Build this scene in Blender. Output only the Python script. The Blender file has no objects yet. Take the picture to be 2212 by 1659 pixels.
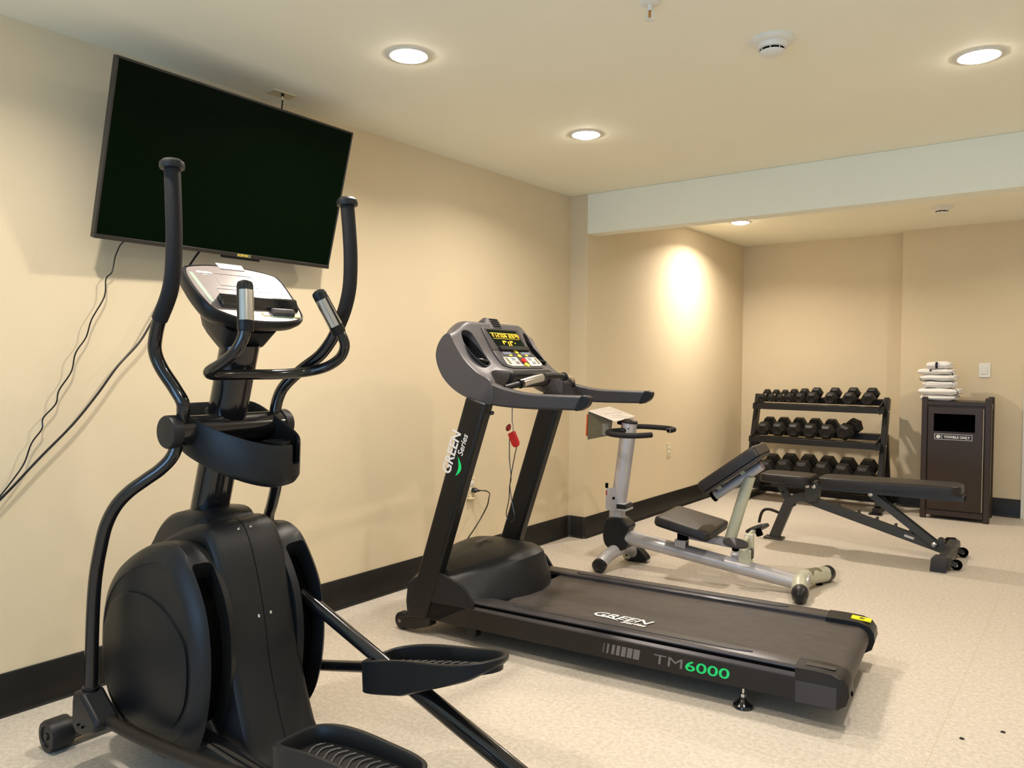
import bpy, bmesh, math, random
from mathutils import Vector, Matrix
random.seed(7)
S = bpy.context.scene
COL = S.collection

# ------------------------------------------------------------------ camera
cd = bpy.data.cameras.new('camera'); cam = bpy.data.objects.new('camera', cd); COL.objects.link(cam)
R_ = Vector((0.7972627, 0.6035931, 0.0068991)); U_ = Vector((-0.0227194, 0.0185840, 0.9995691)); F_ = Vector((-0.6032048, 0.7970759, -0.0285296))
mw = Matrix(((R_.x, U_.x, -F_.x, 3.117), (R_.y, U_.y, -F_.y, 0.0), (R_.z, U_.z, -F_.z, 1.2879), (0, 0, 0, 1)))
cam.matrix_world = mw
cd.sensor_width = 36; cd.sensor_fit = 'HORIZONTAL'; cd.lens = 1677.04 / 2212 * 36; cd.clip_start = 0.02
S.camera = cam
# ------------------------------------------------------------------ world, view
w = bpy.data.worlds.new('world'); S.world = w; w.use_nodes = True
w.node_tree.nodes['Background'].inputs[0].default_value = (0.45, 0.65, 1.0, 1)
w.node_tree.nodes['Background'].inputs[1].default_value = 0.4
S.view_settings.view_transform = 'Standard'; S.view_settings.look = 'None'; S.view_settings.gamma = 1
S.view_settings.use_curve_mapping = False
S.view_settings.exposure = 0.24
LAMP_W = 15.6            # each ceiling downlight
LAMP_COL = (1.0, 0.885, 0.775)
ASSUMED_WINDOW_W = 80.0          # added daylight fill for an assumed, unseen window behind the camera
ASSUMED_WINDOW_COL = (0.34, 0.62, 1.0)
def area_light(name, loc, rot, size, watts, col, parent=None, shape='DISK', size_y=None, spread=None):
    l = bpy.data.lights.new(name, 'AREA'); l.energy = watts; l.color = col; l.shape = shape; l.size = size
    if size_y: l.size_y = size_y
    if spread: l.spread = spread
    o = bpy.data.objects.new(name, l); COL.objects.link(o); o.parent = parent; o.location = loc; o.rotation_euler = rot
    return o

# ------------------------------------------------------------------ materials
def srgb(r, g, b):
    f = lambda c: (c / 12.92 if c <= 0.04045 else ((c + 0.055) / 1.055) ** 2.4)
    return (f(r / 255), f(g / 255), f(b / 255), 1)
def mat(name, col, rough=0.5, metal=0.0, var=0.06, scale=30.0, bump=0.0, bscale=400.0, coat=0.0, spec=0.5, emit=None, estr=0.0, stretch=None):
    m = bpy.data.materials.new(name); m.use_nodes = True; nt = m.node_tree; bs = nt.nodes['Principled BSDF']
    bs.inputs['Roughness'].default_value = rough; bs.inputs['Metallic'].default_value = metal
    bs.inputs['Coat Weight'].default_value = coat; bs.inputs['Specular IOR Level'].default_value = spec
    tc = nt.nodes.new('ShaderNodeTexCoord'); src = tc.outputs['Object']
    if stretch:
        mp = nt.nodes.new('ShaderNodeMapping'); mp.inputs['Scale'].default_value = stretch
        nt.links.new(src, mp.inputs[0]); src = mp.outputs[0]
    nz = nt.nodes.new('ShaderNodeTexNoise'); nz.inputs['Scale'].default_value = scale; nz.inputs['Detail'].default_value = 3
    nt.links.new(src, nz.inputs['Vector'])
    rp = nt.nodes.new('ShaderNodeValToRGB'); e = rp.color_ramp.elements
    e[0].position = 0.3; e[1].position = 0.7
    e[0].color = tuple(c * (1 - var) for c in col[:3]) + (1,); e[1].color = tuple(min(1, c * (1 + var)) for c in col[:3]) + (1,)
    nt.links.new(nz.outputs['Fac'], rp.inputs[0]); nt.links.new(rp.outputs[0], bs.inputs['Base Color'])
    if bump:
        n2 = nt.nodes.new('ShaderNodeTexNoise'); n2.inputs['Scale'].default_value = bscale; n2.inputs['Detail'].default_value = 2
        nt.links.new(tc.outputs['Object'], n2.inputs['Vector'])
        bp = nt.nodes.new('ShaderNodeBump'); bp.inputs['Strength'].default_value = bump; bp.inputs['Distance'].default_value = 0.002
        nt.links.new(n2.outputs['Fac'], bp.inputs['Height']); nt.links.new(bp.outputs[0], bs.inputs['Normal'])
    if emit:
        bs.inputs['Emission Color'].default_value = emit; bs.inputs['Emission Strength'].default_value = estr
    return m
MT = {}
MT['wall'] = mat('wall_paint', (0.70, 0.59, 0.40, 1), 0.75, var=0.015, scale=3, bump=0.15, bscale=250)
MT['wall_white'] = mat('white_wall_paint', (0.86, 0.83, 0.74, 1), 0.75, var=0.01, scale=3)
MT['ceiling'] = mat('ceiling_paint', (0.93, 0.90, 0.74, 1), 0.8, var=0.01, scale=3, bump=0.1, bscale=300)
MT['beam'] = mat('beam_paint', (0.86, 0.87, 0.74, 1), 0.7, var=0.01, scale=3, bump=0.1, bscale=300)
MT['base'] = mat('cove_base_rubber', (0.012, 0.011, 0.009, 1), 0.42, var=0.15, scale=12, spec=0.3)
MT['white_trim'] = mat('white_trim_paint', (0.75, 0.72, 0.62, 1), 0.5, var=0.02)
MT['black'] = mat('black_plastic', (0.008, 0.009, 0.0105, 1), 0.38, var=0.12, scale=20, bump=0.12, bscale=900, spec=0.3)
MT['satin'] = mat('satin_charcoal_plastic', (0.012, 0.013, 0.0145, 1), 0.40, var=0.12, scale=8, bump=0.12, bscale=900, spec=0.3)
MT['gloss'] = mat('gloss_black_paint', (0.008, 0.008, 0.009, 1), 0.16, var=0.1, coat=0.3)
MT['foam'] = mat('black_foam_grip', (0.010, 0.010, 0.011, 1), 0.62, var=0.1, bump=0.25, bscale=1200, spec=0.3)
MT['void'] = mat('matte_black_interior', (0.0015, 0.0015, 0.0015, 1), 0.9, var=0.1, spec=0.05)
MT['frame_bk'] = mat('black_powder_coat', (0.010, 0.0095, 0.009, 1), 0.33, var=0.1, scale=15, bump=0.15, bscale=1500, spec=0.3)
MT['side'] = mat('dark_bronze_powder_coat', (0.017, 0.014, 0.012, 1), 0.4, var=0.1, scale=15, bump=0.15, bscale=1500, spec=0.3)
MT['grey'] = mat('grey_console_plastic', (0.062, 0.057, 0.062, 1), 0.42, var=0.05, scale=12, bump=0.1, bscale=1200)
MT['dgrey'] = mat('dark_grey_plastic', (0.033, 0.030, 0.032, 1), 0.42, var=0.08, scale=12, bump=0.1, bscale=1200)
MT['rail_gr'] = mat('satin_grey_aluminium', (0.07, 0.065, 0.07, 1), 0.3, metal=0.5, var=0.05)
MT['belt'] = mat('running_belt_rubber', (0.046, 0.038, 0.033, 1), 0.5, var=0.32, scale=14, bump=0.3, bscale=900, stretch=(1.0, 9.0, 1.0))
MT['chrome'] = mat('brushed_steel', (0.62, 0.60, 0.58, 1), 0.22, metal=1.0, var=0.03)
MT['silver'] = mat('silver_powder_coat', (0.47, 0.46, 0.48, 1), 0.33, metal=0.35, var=0.03, scale=10)
MT['offwhite'] = mat('cream_steel', (0.50, 0.50, 0.38, 1), 0.35, metal=0.1, var=0.03)
MT['vinyl'] = mat('black_vinyl_upholstery', (0.022, 0.019, 0.018, 1), 0.38, var=0.12, scale=20, bump=0.3, bscale=500, spec=0.3)
MT['hex'] = mat('black_rubber_hex', (0.010, 0.010, 0.009, 1), 0.45, var=0.2, scale=40, bump=0.2, bscale=600, spec=0.3)
MT['bench'] = mat('dark_green_grey_powder_coat', (0.035, 0.035, 0.031, 1), 0.45, var=0.1)
MT['bin'] = mat('dark_brown_metal', (0.027, 0.0135, 0.0065, 1), 0.42, var=0.08, scale=60, bump=0.1, bscale=900)
MT['towel'] = mat('white_terry', (0.85, 0.83, 0.79, 1), 0.95, var=0.03, scale=60, bump=0.9, bscale=350)
MT['navy'] = mat('navy_towel_stripe', (0.010, 0.009, 0.03, 1), 0.95, var=0.1, bump=0.8, bscale=350)
MT['screen'] = mat('dark_screen_glass', (0.0006, 0.0042, 0.0010, 1), 0.42, var=0.05, spec=0.04)
MT['bezel'] = mat('black_bezel', (0.02, 0.018, 0.015, 1), 0.35, var=0.05)
MT['red'] = mat('red_plastic', (0.75, 0.01, 0.012, 1), 0.4, var=0.05)
MT['dred'] = mat('dark_red_plastic', (0.30, 0.01, 0.01, 1), 0.4, var=0.05)
MT['white'] = mat('white_plastic', (0.80, 0.78, 0.70, 1), 0.4, var=0.02)
MT['cream'] = mat('ivory_plastic', (0.72, 0.62, 0.40, 1), 0.4, var=0.02)
MT['ink_white'] = mat('white_print', (0.75, 0.74, 0.74, 1), 0.45, var=0.01)
MT['ink_grey'] = mat('grey_print', (0.16, 0.15, 0.15, 1), 0.45, var=0.01)
MT['ink_green'] = mat('green_print', (0.0, 0.72, 0.18, 1), 0.45, var=0.01)
MT['ink_dark'] = mat('dark_print', (0.02, 0.02, 0.02, 1), 0.5, var=0.01)
MT['yellow'] = mat('yellow_sticker', (0.85, 0.72, 0.0, 1), 0.45, var=0.01)
MT['keyyel'] = mat('yellow_key', (0.80, 0.65, 0.06, 1), 0.4, var=0.01)
MT['keygrey'] = mat('light_grey_key', (0.55, 0.53, 0.48, 1), 0.4, var=0.01)
MT['keyblue'] = mat('blue_grey_key', (0.20, 0.23, 0.30, 1), 0.4, var=0.01)
MT['amber'] = mat('amber_led', (0.7, 0.4, 0.02, 1), 0.5, var=0.01, emit=(1.0, 0.55, 0.03, 1), estr=0.8)
MT['console_face'] = mat('console_overlay', (0.26, 0.225, 0.22, 1), 0.28, var=0.02, coat=0.5)
MT['mint'] = mat('mint_overlay', (0.35, 0.50, 0.38, 1), 0.3, var=0.02)
MT['outline'] = mat('overlay_outline', (0.48, 0.45, 0.44, 1), 0.3, var=0.02)
MT['lens'] = mat('lamp_lens', (0.9, 0.9, 0.9, 1), 0.5, var=0.0, emit=(1, 0.90, 0.78, 1), estr=60.0)
MT['placard'] = mat('instruction_placard', (0.62, 0.58, 0.55, 1), 0.25, var=0.03, coat=0.3)
MT['placard_dk'] = mat('olive_placard', (0.10, 0.085, 0.045, 1), 0.4, var=0.1)
MT['orange'] = mat('orange_edge', (0.7, 0.13, 0.03, 1), 0.5, var=0.02)
MT['beige_strip'] = mat('khaki_grip_strip', (0.17, 0.15, 0.09, 1), 0.7, var=0.05)
MT['brass'] = mat('brass', (0.55, 0.30, 0.12, 1), 0.3, metal=1.0, var=0.05)
MT['purple'] = mat('mauve_label', (0.20, 0.14, 0.14, 1), 0.5, var=0.05)
# floor: cream speckled vinyl
def floor_mat():
    m = bpy.data.materials.new('speckled_vinyl_floor'); m.use_nodes = True; nt = m.node_tree; bs = nt.nodes['Principled BSDF']; L = nt.links.new
    tc = nt.nodes.new('ShaderNodeTexCoord')
    def noise(scale, detail=2):
        n = nt.nodes.new('ShaderNodeTexNoise'); n.inputs['Scale'].default_value = scale; n.inputs['Detail'].default_value = detail; L(tc.outputs['Object'], n.inputs['Vector']); return n
    base = nt.nodes.new('ShaderNodeValToRGB'); base.color_ramp.elements[0].position = 0.35; base.color_ramp.elements[1].position = 0.65
    base.color_ramp.elements[0].color = (0.535, 0.48, 0.40, 1); base.color_ramp.elements[1].color = (0.655, 0.595, 0.505, 1)
    L(noise(60, 4).outputs['Fac'], base.inputs[0])
    prev = base.outputs[0]
    for sc, th, col in ((240, 0.665, (0.30, 0.24, 0.16, 1)), (150, 0.69, (0.42, 0.34, 0.24, 1)), (420, 0.67, (0.14, 0.11, 0.08, 1))):
        n = noise(sc, 1); r = nt.nodes.new('ShaderNodeMath'); r.operation = 'SUBTRACT'; L(n.outputs['Fac'], r.inputs[0]); r.inputs[1].default_value = th
        k = nt.nodes.new('ShaderNodeMath'); k.operation = 'MULTIPLY'; k.use_clamp = True; L(r.outputs[0], k.inputs[0]); k.inputs[1].default_value = 28
        mx = nt.nodes.new('ShaderNodeMix'); mx.data_type = 'RGBA'; L(k.outputs[0], mx.inputs['Factor']); L(prev, mx.inputs['A']); mx.inputs['B'].default_value = col
        prev = mx.outputs['Result']
    # thin welded seams every 1.9 m along the room
    sx = nt.nodes.new('ShaderNodeSeparateXYZ'); L(tc.outputs['Object'], sx.inputs[0])
    a = nt.nodes.new('ShaderNodeMath'); a.operation = 'ADD'; a.inputs[1].default_value = -0.86; L(sx.outputs['X'], a.inputs[0])
    b = nt.nodes.new('ShaderNodeMath'); b.operation = 'PINGPONG'; b.inputs[1].default_value = 0.92; L(a.outputs[0], b.inputs[0])
    c = nt.nodes.new('ShaderNodeMath'); c.operation = 'LESS_THAN'; c.inputs[1].default_value = 0.0012; L(b.outputs[0], c.inputs[0])
    mx = nt.nodes.new('ShaderNodeMix'); mx.data_type = 'RGBA'; L(c.outputs[0], mx.inputs['Factor']); L(prev, mx.inputs['A']); mx.inputs['B'].default_value = (0.50, 0.42, 0.30, 1)
    L(mx.outputs['Result'], bs.inputs['Base Color']); bs.inputs['Roughness'].default_value = 0.5
    return m
MT['floor'] = floor_mat()

# ------------------------------------------------------------------ mesh helpers
V = Vector
def cr(pts, n=6):
    """Catmull-Rom resample of a point list."""
    P = [V(p) for p in pts]; out = []
    for i in range(len(P) - 1):
        p0 = P[max(i - 1, 0)]; p1 = P[i]; p2 = P[i + 1]; p3 = P[min(i + 2, len(P) - 1)]
        for k in range(n):
            t = k / n
            out.append(0.5 * ((2 * p1) + (p2 - p0) * t + (2 * p0 - 5 * p1 + 4 * p2 - p3) * t * t + (3 * p1 - p0 - 3 * p2 + p3) * t ** 3))
    out.append(P[-1]); return out
def crc(pts, n=5):
    """closed Catmull-Rom in 2D or 3D."""
    P = [V(p) for p in pts]; N = len(P); out = []
    for i in range(N):
        p0, p1, p2, p3 = P[i - 1], P[i], P[(i + 1) % N], P[(i + 2) % N]
        for k in range(n):
            t = k / n
            out.append(0.5 * ((2 * p1) + (p2 - p0) * t + (2 * p0 - 5 * p1 + 4 * p2 - p3) * t * t + (3 * p1 - p0 - 3 * p2 + p3) * t ** 3))
    return out
def fix_normals(me):
    bm = bmesh.new(); bm.from_mesh(me); bmesh.ops.recalc_face_normals(bm, faces=bm.faces); bm.to_mesh(me); bm.free()
class M:
    def __init__(s): s.v = []; s.f = []
    def add(s, vs, fs):
        k = len(s.v); s.v += [tuple(v) for v in vs]; s.f += [tuple(i + k for i in f) for f in fs]; return s
    def box(s, a, b):
        (x0, y0, z0), (x1, y1, z1) = a, b
        return s.add([(x0, y0, z0), (x1, y0, z0), (x1, y1, z0), (x0, y1, z0), (x0, y0, z1), (x1, y0, z1), (x1, y1, z1), (x0, y1, z1)],
                     [(3, 2, 1, 0), (4, 5, 6, 7), (0, 1, 5, 4), (1, 2, 6, 5), (2, 3, 7, 6), (3, 0, 4, 7)])
    def loft(s, rings, c0=True, c1=True, closed=True):
        n = len(rings[0]); k = len(s.v)
        for r in rings: s.v += [tuple(p) for p in r]
        for i in range(len(rings) - 1):
            for j in range(n if closed else n - 1):
                a = k + i * n + j; b = k + i * n + (j + 1) % n
                s.f.append((a, b, b + n, a + n))
        if c0: s.f.append(tuple(k + j for j in reversed(range(n))))
        if c1: s.f.append(tuple(k + (len(rings) - 1) * n + j for j in range(n)))
        return s
    def prism_b(s, poly, b0, b1):      # poly in (a, z), extruded along b
        area = sum(poly[i][0] * poly[(i + 1) % len(poly)][1] - poly[(i + 1) % len(poly)][0] * poly[i][1] for i in range(len(poly)))
        if area > 0: poly = list(reversed(poly))
        return s.loft([[(p[0], b0, p[1]) for p in poly], [(p[0], b1, p[1]) for p in poly]])
    def prism_z(s, poly, z0, z1):
        area = sum(poly[i][0] * poly[(i + 1) % len(poly)][1] - poly[(i + 1) % len(poly)][0] * poly[i][1] for i in range(len(poly)))
        if area < 0: poly = list(reversed(poly))
        return s.loft([[(p[0], p[1], z0) for p in poly], [(p[0], p[1], z1) for p in poly]])
    def tube(s, path, r, n=16, caps=True, flat=1.0, up=None):
        P = [V(p) for p in path]; N = len(P)
        rad = r if callable(r) else (lambda t: r)
        T = []
        for i in range(N):
            a = P[min(i + 1, N - 1)] - P[max(i - 1, 0)]; T.append(a.normalized())
        ref = V(up) if up else (V((0, 1, 0)) if abs(T[0].y) < 0.9 else V((0, 0, 1)))
        nrm = (ref - T[0] * ref.dot(T[0])).normalized(); rings = []
        for i in range(N):
            nrm = (nrm - T[i] * nrm.dot(T[i])).normalized(); bi = T[i].cross(nrm); q = rad(i / (N - 1))
            rings.append([P[i] + nrm * (q * math.cos(2 * math.pi * j / n)) + bi * (q * flat * math.sin(2 * math.pi * j / n)) for j in range(n)])
        return s.loft(rings, caps, caps)
    def cyl(s, p0, p1, r, r1=None, n=24):
        r1 = r if r1 is None else r1
        return s.tube([p0, p1], lambda t: r + (r1 - r) * t, n)
    def rev(s, prof, p0, axis, n=28):  # prof: list of (radius, distance along axis)
        p0 = V(p0); ax = V(axis).normalized(); ref = V((0, 0, 1)) if abs(ax.z) < 0.9 else V((1, 0, 0))
        u = (ref - ax * ref.dot(ax)).normalized(); w2 = ax.cross(u)
        return s.loft([[p0 + ax * t + u * (r * math.cos(2 * math.pi * j / n)) + w2 * (r * math.sin(2 * math.pi * j / n)) for j in range(n)] for r, t in prof])
    def bar(s, p0, p1, w2, h, up=(0, 0, 1)):   # rectangular bar, w2 across, h along 'up'
        p0, p1 = V(p0), V(p1); d = (p1 - p0).normalized(); u = V(up); u = (u - d * u.dot(d)).normalized(); c = d.cross(u)
        q = [c * (w2 / 2) + u * (h / 2), -c * (w2 / 2) + u * (h / 2), -c * (w2 / 2) - u * (h / 2), c * (w2 / 2) - u * (h / 2)]
        return s.loft([[p0 + k for k in q], [p1 + k for k in q]])
    def xf(s, mtx): s.v = [tuple(mtx @ V(p)) for p in s.v]; return s
    def build(s, name, m, parent=None, bevel=0, seg=3, ang=38, smooth=True, sub=0):
        me = bpy.data.meshes.new(name); me.from_pydata(s.v, [], s.f); fix_normals(me); me.update()
        o = bpy.data.objects.new(name, me); COL.objects.link(o)
        if isinstance(m, (list, tuple)):
            for k in m: me.materials.append(k)
        else: me.materials.append(m)
        if parent: o.parent = parent
        if smooth: me.shade_smooth(); me.set_sharp_from_angle(angle=math.radians(ang))
        if bevel:
            b = o.modifiers.new('bevel', 'BEVEL'); b.width = bevel; b.segments = seg; b.limit_method = 'ANGLE'; b.angle_limit = math.radians(32)
        if sub:
            b = o.modifiers.new('sub', 'SUBSURF'); b.levels = sub; b.render_levels = sub
        return o
def cut(o, *cutters):
    """carve the cutters out of o (real geometry), then drop them"""
    for c in cutters:
        md = o.modifiers.new('cut', 'BOOLEAN'); md.object = c; md.operation = 'DIFFERENCE'; md.solver = 'EXACT'
    bpy.context.view_layer.update()
    dg = bpy.context.evaluated_depsgraph_get()
    me = bpy.data.meshes.new_from_object(o.evaluated_get(dg)); o.modifiers.clear(); o.data = me
    me.shade_smooth(); me.set_sharp_from_angle(angle=math.radians(38))
    for c in cutters: bpy.data.objects.remove(c)
    return o
def tag(o, label=None, cat=None, group=None, kind=None):
    if label: o['label'] = label
    if cat: o['category'] = cat
    if group: o['group'] = group
    if kind: o['kind'] = kind
    return o
def thing(name, loc, deg, label, cat, group=None):
    o = bpy.data.objects.new(name, None); COL.objects.link(o); o.empty_display_size = 0.1
    o.location = loc; o.rotation_euler = (0, 0, math.radians(deg)); tag(o, label, cat, group); return o
def struct(name, mm, m, **k): return tag(mm.build(name, m, **k), kind='structure')
_fonts = {}
def text(s, name, m, parent, org, xd, yd, size, shear=0.0, sx=1.0, bold=0.0, ext=0.0004, align='LEFT', spacing=1.0):
    cu = bpy.data.curves.new(name, 'FONT'); cu.body = s; cu.size = size; cu.shear = shear; cu.offset = bold; cu.extrude = ext; cu.align_x = align; cu.resolution_u = 4
    cu.space_character = spacing
    to = bpy.data.objects.new(name, cu); COL.objects.link(to); bpy.context.view_layer.update()
    dg = bpy.context.evaluated_depsgraph_get(); me = bpy.data.meshes.new_from_object(to.evaluated_get(dg)); bpy.data.objects.remove(to)
    xd = V(xd).normalized(); yd = V(yd); yd = (yd - xd * yd.dot(xd)).normalized(); zd = xd.cross(yd); org = V(org)
    for v in me.vertices: v.co = org + xd * (v.co.x * sx) + yd * v.co.y + zd * v.co.z
    me.materials.clear(); me.materials.append(m); me.update()
    o = bpy.data.objects.new(name, me); COL.objects.link(o); o.parent = parent; return o
def leaf(parent, m, org, xd, yd, L, H, name='leaf_emblem'):
    xd = V(xd).normalized(); yd = V(yd).normalized(); zd = xd.cross(yd); org = V(org); top = []; bot = []
    for i in range(13):
        t = i / 12; base = H * 1.3 * math.sin(t * math.pi) * -0.45
        wd = H * 0.5 * math.sin(math.pi * t) ** 0.8
        cy = base + H * 0.5 * t
        top.append((t * L, cy + wd * 0.5)); bot.append((t * L, cy - wd * 0.6))
    poly = bot + list(reversed(top[1:-1]))
    mm = M().loft([[org + xd * x + yd * y + zd * 0.0 for x, y in poly], [org + xd * x + yd * y + zd * 0.0006 for x, y in poly]])
    return mm.build(name, m, parent, smooth=False)

# ================================================================== THE ROOM
H = 2.5; Y1 = 4.8206; YB = 7.9104; YR = 7.7664; X1 = 0.1407; X3 = 1.672; XR = 4.7; YF = -2.3; XD = 2.612
struct('floor', M().box((-0.1, YF - 0.1, -0.1), (XR + 0.1, YB + 0.1, 0)), MT['floor'], smooth=False)
struct('ceiling', M().box((-0.1, YF - 0.1, H), (XR + 0.1, YB + 0.1, H + 0.1)), MT['ceiling'], smooth=False)
struct('wall_left', M().box((-0.1, YF, 0), (0, Y1 + 0.1, H)), MT['wall'], smooth=False)
struct('wall_left_far', M().box((-0.1, Y1, 0), (X1, YB + 0.1, H)), MT['wall'], bevel=0.004)
struct('wall_back', M().box((X1 - 0.1, YB, 0), (X3 + 0.05, YB + 0.1, H)), MT['wall'], smooth=False)
wb = M().box((X3, YR, 0), (XD, YB + 0.1, H)).box((XD, YR, 2.06), (XR, YB + 0.1, H)).box((3.55, YR, 0), (XR, YB + 0.1, 2.06))
struct('wall_back_right', wb, MT['wall'], smooth=False)
struct('wall_right', M().box((XR, YF, 0), (XR + 0.1, YB + 0.1, H)), MT['wall_white'], smooth=False)
# wall behind the camera, with an assumed, unseen window opening added for light
WX0, WX1, WZ0, WZ1 = 0.6, 3.6, 0.35, 2.2
struct('wall_front', M().box((-0.1, YF - 0.1, 0), (WX0, YF, H)).box((WX1, YF - 0.1, 0), (XR + 0.1, YF, H)).box((WX0, YF - 0.1, 0), (WX1, YF, WZ0)).box((WX0, YF - 0.1, WZ1), (WX1, YF, H)), MT['wall_white'], smooth=False)
fr = M()
for a, b in (((WX0, YF - 0.07, WZ0), (WX1, YF - 0.02, WZ0 + 0.05)), ((WX0, YF - 0.07, WZ1 - 0.05), (WX1, YF - 0.02, WZ1)), ((WX0, YF - 0.07, WZ0 + 0.05), (WX0 + 0.05, YF - 0.02, WZ1 - 0.05)),
             ((WX1 - 0.05, YF - 0.07, WZ0 + 0.05), (WX1, YF - 0.02, WZ1 - 0.05)), ((2.075, YF - 0.07, WZ0 + 0.05), (2.125, YF - 0.02, WZ1 - 0.05))):
    fr.box(a, b)
struct('assumed_window_1', fr, MT['white_trim'], bevel=0.004)  # frame of the assumed window, out of view
area_light('assumed_window_fill', ((WX0 + WX1) / 2, YF - 0.55, (WZ0 + WZ1) / 2 - 0.15), (math.radians(116), 0, 0), WX1 - WX0 - 0.1, ASSUMED_WINDOW_W, ASSUMED_WINDOW_COL, shape='RECTANGLE', size_y=WZ1 - WZ0 - 0.1)  # added bluish fill, tilted up to brighten the ceiling and beam
# beam across the ceiling
struct('ceiling_beam', M().box((X1, Y1, 2.2143), (XR, Y1 + 0.128, H)), MT['beam'], bevel=0.004)
# cove base
HB = 0.157
def cove(name, poly, close=False):
    """poly: wall line, room on the right-hand side when walking it (towards +y along the left wall)"""
    n = len(poly); prof = [(0.0, 0.0), (0.016, 0.0), (0.012, 0.006), (0.008, 0.014), (0.007, 0.022), (0.007, HB - 0.004), (0.004, HB), (0.0, HB)]
    P = [V((p[0], p[1], 0)) for p in poly]; rings = []
    for i in range(n):
        d0 = (P[i] - P[i - 1]).normalized() if i else (P[1] - P[0]).normalized()
        d1 = (P[i + 1] - P[i]).normalized() if i < n - 1 else d0
        n0 = V((d0.y, -d0.x, 0)); n1 = V((d1.y, -d1.x, 0)); nm = (n0 + n1).normalized(); k = 1 / max(0.3, nm.dot(n0))
        rings.append([P[i] + nm * (q * k) + V((0, 0, z)) for q, z in prof])
    return struct(name, M().loft(rings), MT['base'])
def arc(cx, cy, r, a0, a1, n=6):
    return [(cx + r * math.cos(math.radians(a0 + (a1 - a0) * i / n)), cy + r * math.sin(math.radians(a0 + (a1 - a0) * i / n))) for i in range(n + 1)]
cove('baseboard_left', [(0, YF), (0, Y1 - 0.03)] + arc(0.03, Y1 - 0.03, 0.03, 180, 90, 4)[1:] + [(X1 - 0.012, Y1)] + arc(X1 - 0.012, Y1 + 0.012, 0.012, -90, 0, 4)[1:] + [(X1, YB)])
cove('baseboard_back', [(X1 + 0.008, YB), (X3, YB)])
cove('baseboard_back_right', [(X3, YB - 0.0), (X3, YR), (XD - 0.0, YR)])
# door at the right-hand end of the back wall
ca = M().box((XD, YR - 0.014, 0), (XD + 0.07, YR + 0.1, 2.06 + 0.0)).box((XD, YR - 0.014, 2.06), (3.62, YR + 0.02, 2.13)).box((3.55, YR - 0.014, 0), (3.62, YR + 0.1, 2.06))
struct('trim_1', ca, MT['white_trim'], bevel=0.003)
d1 = struct('door_1', M().box((XD + 0.075, YR + 0.03, 0.008), (3.545, YR + 0.07, 2.055)), MT['white_trim'], bevel=0.002)
M().cyl((3.46, YR + 0.03, 1.0), (3.46, YR - 0.03, 1.0), 0.012).cyl((3.46, YR - 0.03, 1.0), (3.34, YR - 0.03, 1.0), 0.009).build('door_handle', MT['chrome'], d1)

# ================================================================== CEILING FIXTURES
def downlight(x, y, label, k=1.0):
    t = thing('recessed_light', (x, y, H), 0, label, 'ceiling light', 'round recessed downlights')
    M().rev([(0.070, -0.002), (0.074, -0.006), (0.088, -0.004), (0.092, 0.0), (0.070, 0.0)], (0, 0, 0), (0, 0, 1), 40).build('trim_ring', MT['white_trim'], t)
    M().rev([(0.0005, -0.0215), (0.025, -0.0200), (0.045, -0.0160), (0.060, -0.0105), (0.0690, -0.0050), (0.0705, -0.001)], (0, 0, 0), (0, 0, 1), 40).build('lens', MT['lens'], t)
    area_light('bulb', (0, 0, -0.024), (0, 0, 0), 0.075, LAMP_W * k, LAMP_COL, t, spread=math.radians(150))
    return t
for x, y, lb, kk in ((0.906, 2.229, 'large glowing round downlight in the ceiling just right of the television', 0.9),
                 (0.911, 3.552, 'glowing round downlight in the ceiling left of the beam, over the treadmill console', 0.9),
                 (2.712, 3.553, 'glowing round downlight at the right edge of the main ceiling', 0.85),
                 (0.629, 6.525, 'small downlight behind the ceiling beam, throwing a bright patch on the wall', 1.65),
                 (0.906, 0.906, 'unseen added round downlight near the television wall, nearer than the photo shows', 0.8),  # from here on: unseen downlights, added to even out the floor brightness
                 (2.712, 2.23, 'unseen added round downlight in the middle of the ceiling, above the top of the photo', 0.45),
                 (2.712, 0.906, 'unseen added round downlight in the ceiling over the camera', 0.35),
                 (2.9, 6.525, 'unseen added round downlight behind the ceiling beam, right of the photo', 0.62)):
    downlight(x, y, lb, kk)
def detector(x, y, label, s=1.0):
    t = thing('smoke_detector', (x, y, H), 0, label, 'smoke detector', 'white smoke detectors')
    M().rev([(0.083 * s, 0), (0.083 * s, -0.008), (0.078 * s, -0.013), (0.055 * s, -0.018), (0.052 * s, -0.034), (0.047 * s, -0.036), (0.045 * s, -0.036)], (0, 0, 0), (0, 0, 1), 40).build('base', MT['white'], t)
    M().rev([(0.043 * s, -0.034), (0.043 * s, -0.045), (0.04 * s, -0.045)], (0, 0, 0), (0, 0, 1), 40).build('vent_ring', MT['void'], t)
    M().rev([(0.046 * s, -0.044), (0.046 * s, -0.048), (0.036 * s, -0.056), (0.02 * s, -0.06), (0.001, -0.061)], (0, 0, 0), (0, 0, 1), 40).build('cover', MT['white'], t)
    for k in range(8):
        a = math.radians(k * 45 + 10); c, sn = math.cos(a), math.sin(a)
        M().bar((0.0425 * s * c, 0.0425 * s * sn, -0.034), (0.0445 * s * c, 0.0445 * s * sn, -0.046), 0.003, 0.003, up=(c, sn, 0)).build('rib', MT['white'], t)
detector(2.111, 2.93, 'white smoke detector on the main ceiling, left of the right-hand downlight')
detector(2.125, 6.752, 'white smoke detector on the ceiling behind the beam', 0.95)
t = thing('fire_sprinkler', (1.882, 2.386, H), 0, 'pendent fire sprinkler head hanging at the top edge of the ceiling', 'sprinkler')
M().rev([(0.036, 0), (0.036, -0.004), (0.024, -0.010), (0.012, -0.010)], (0, 0, 0), (0, 0, 1)).build('escutcheon', MT['white'], t)
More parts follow.
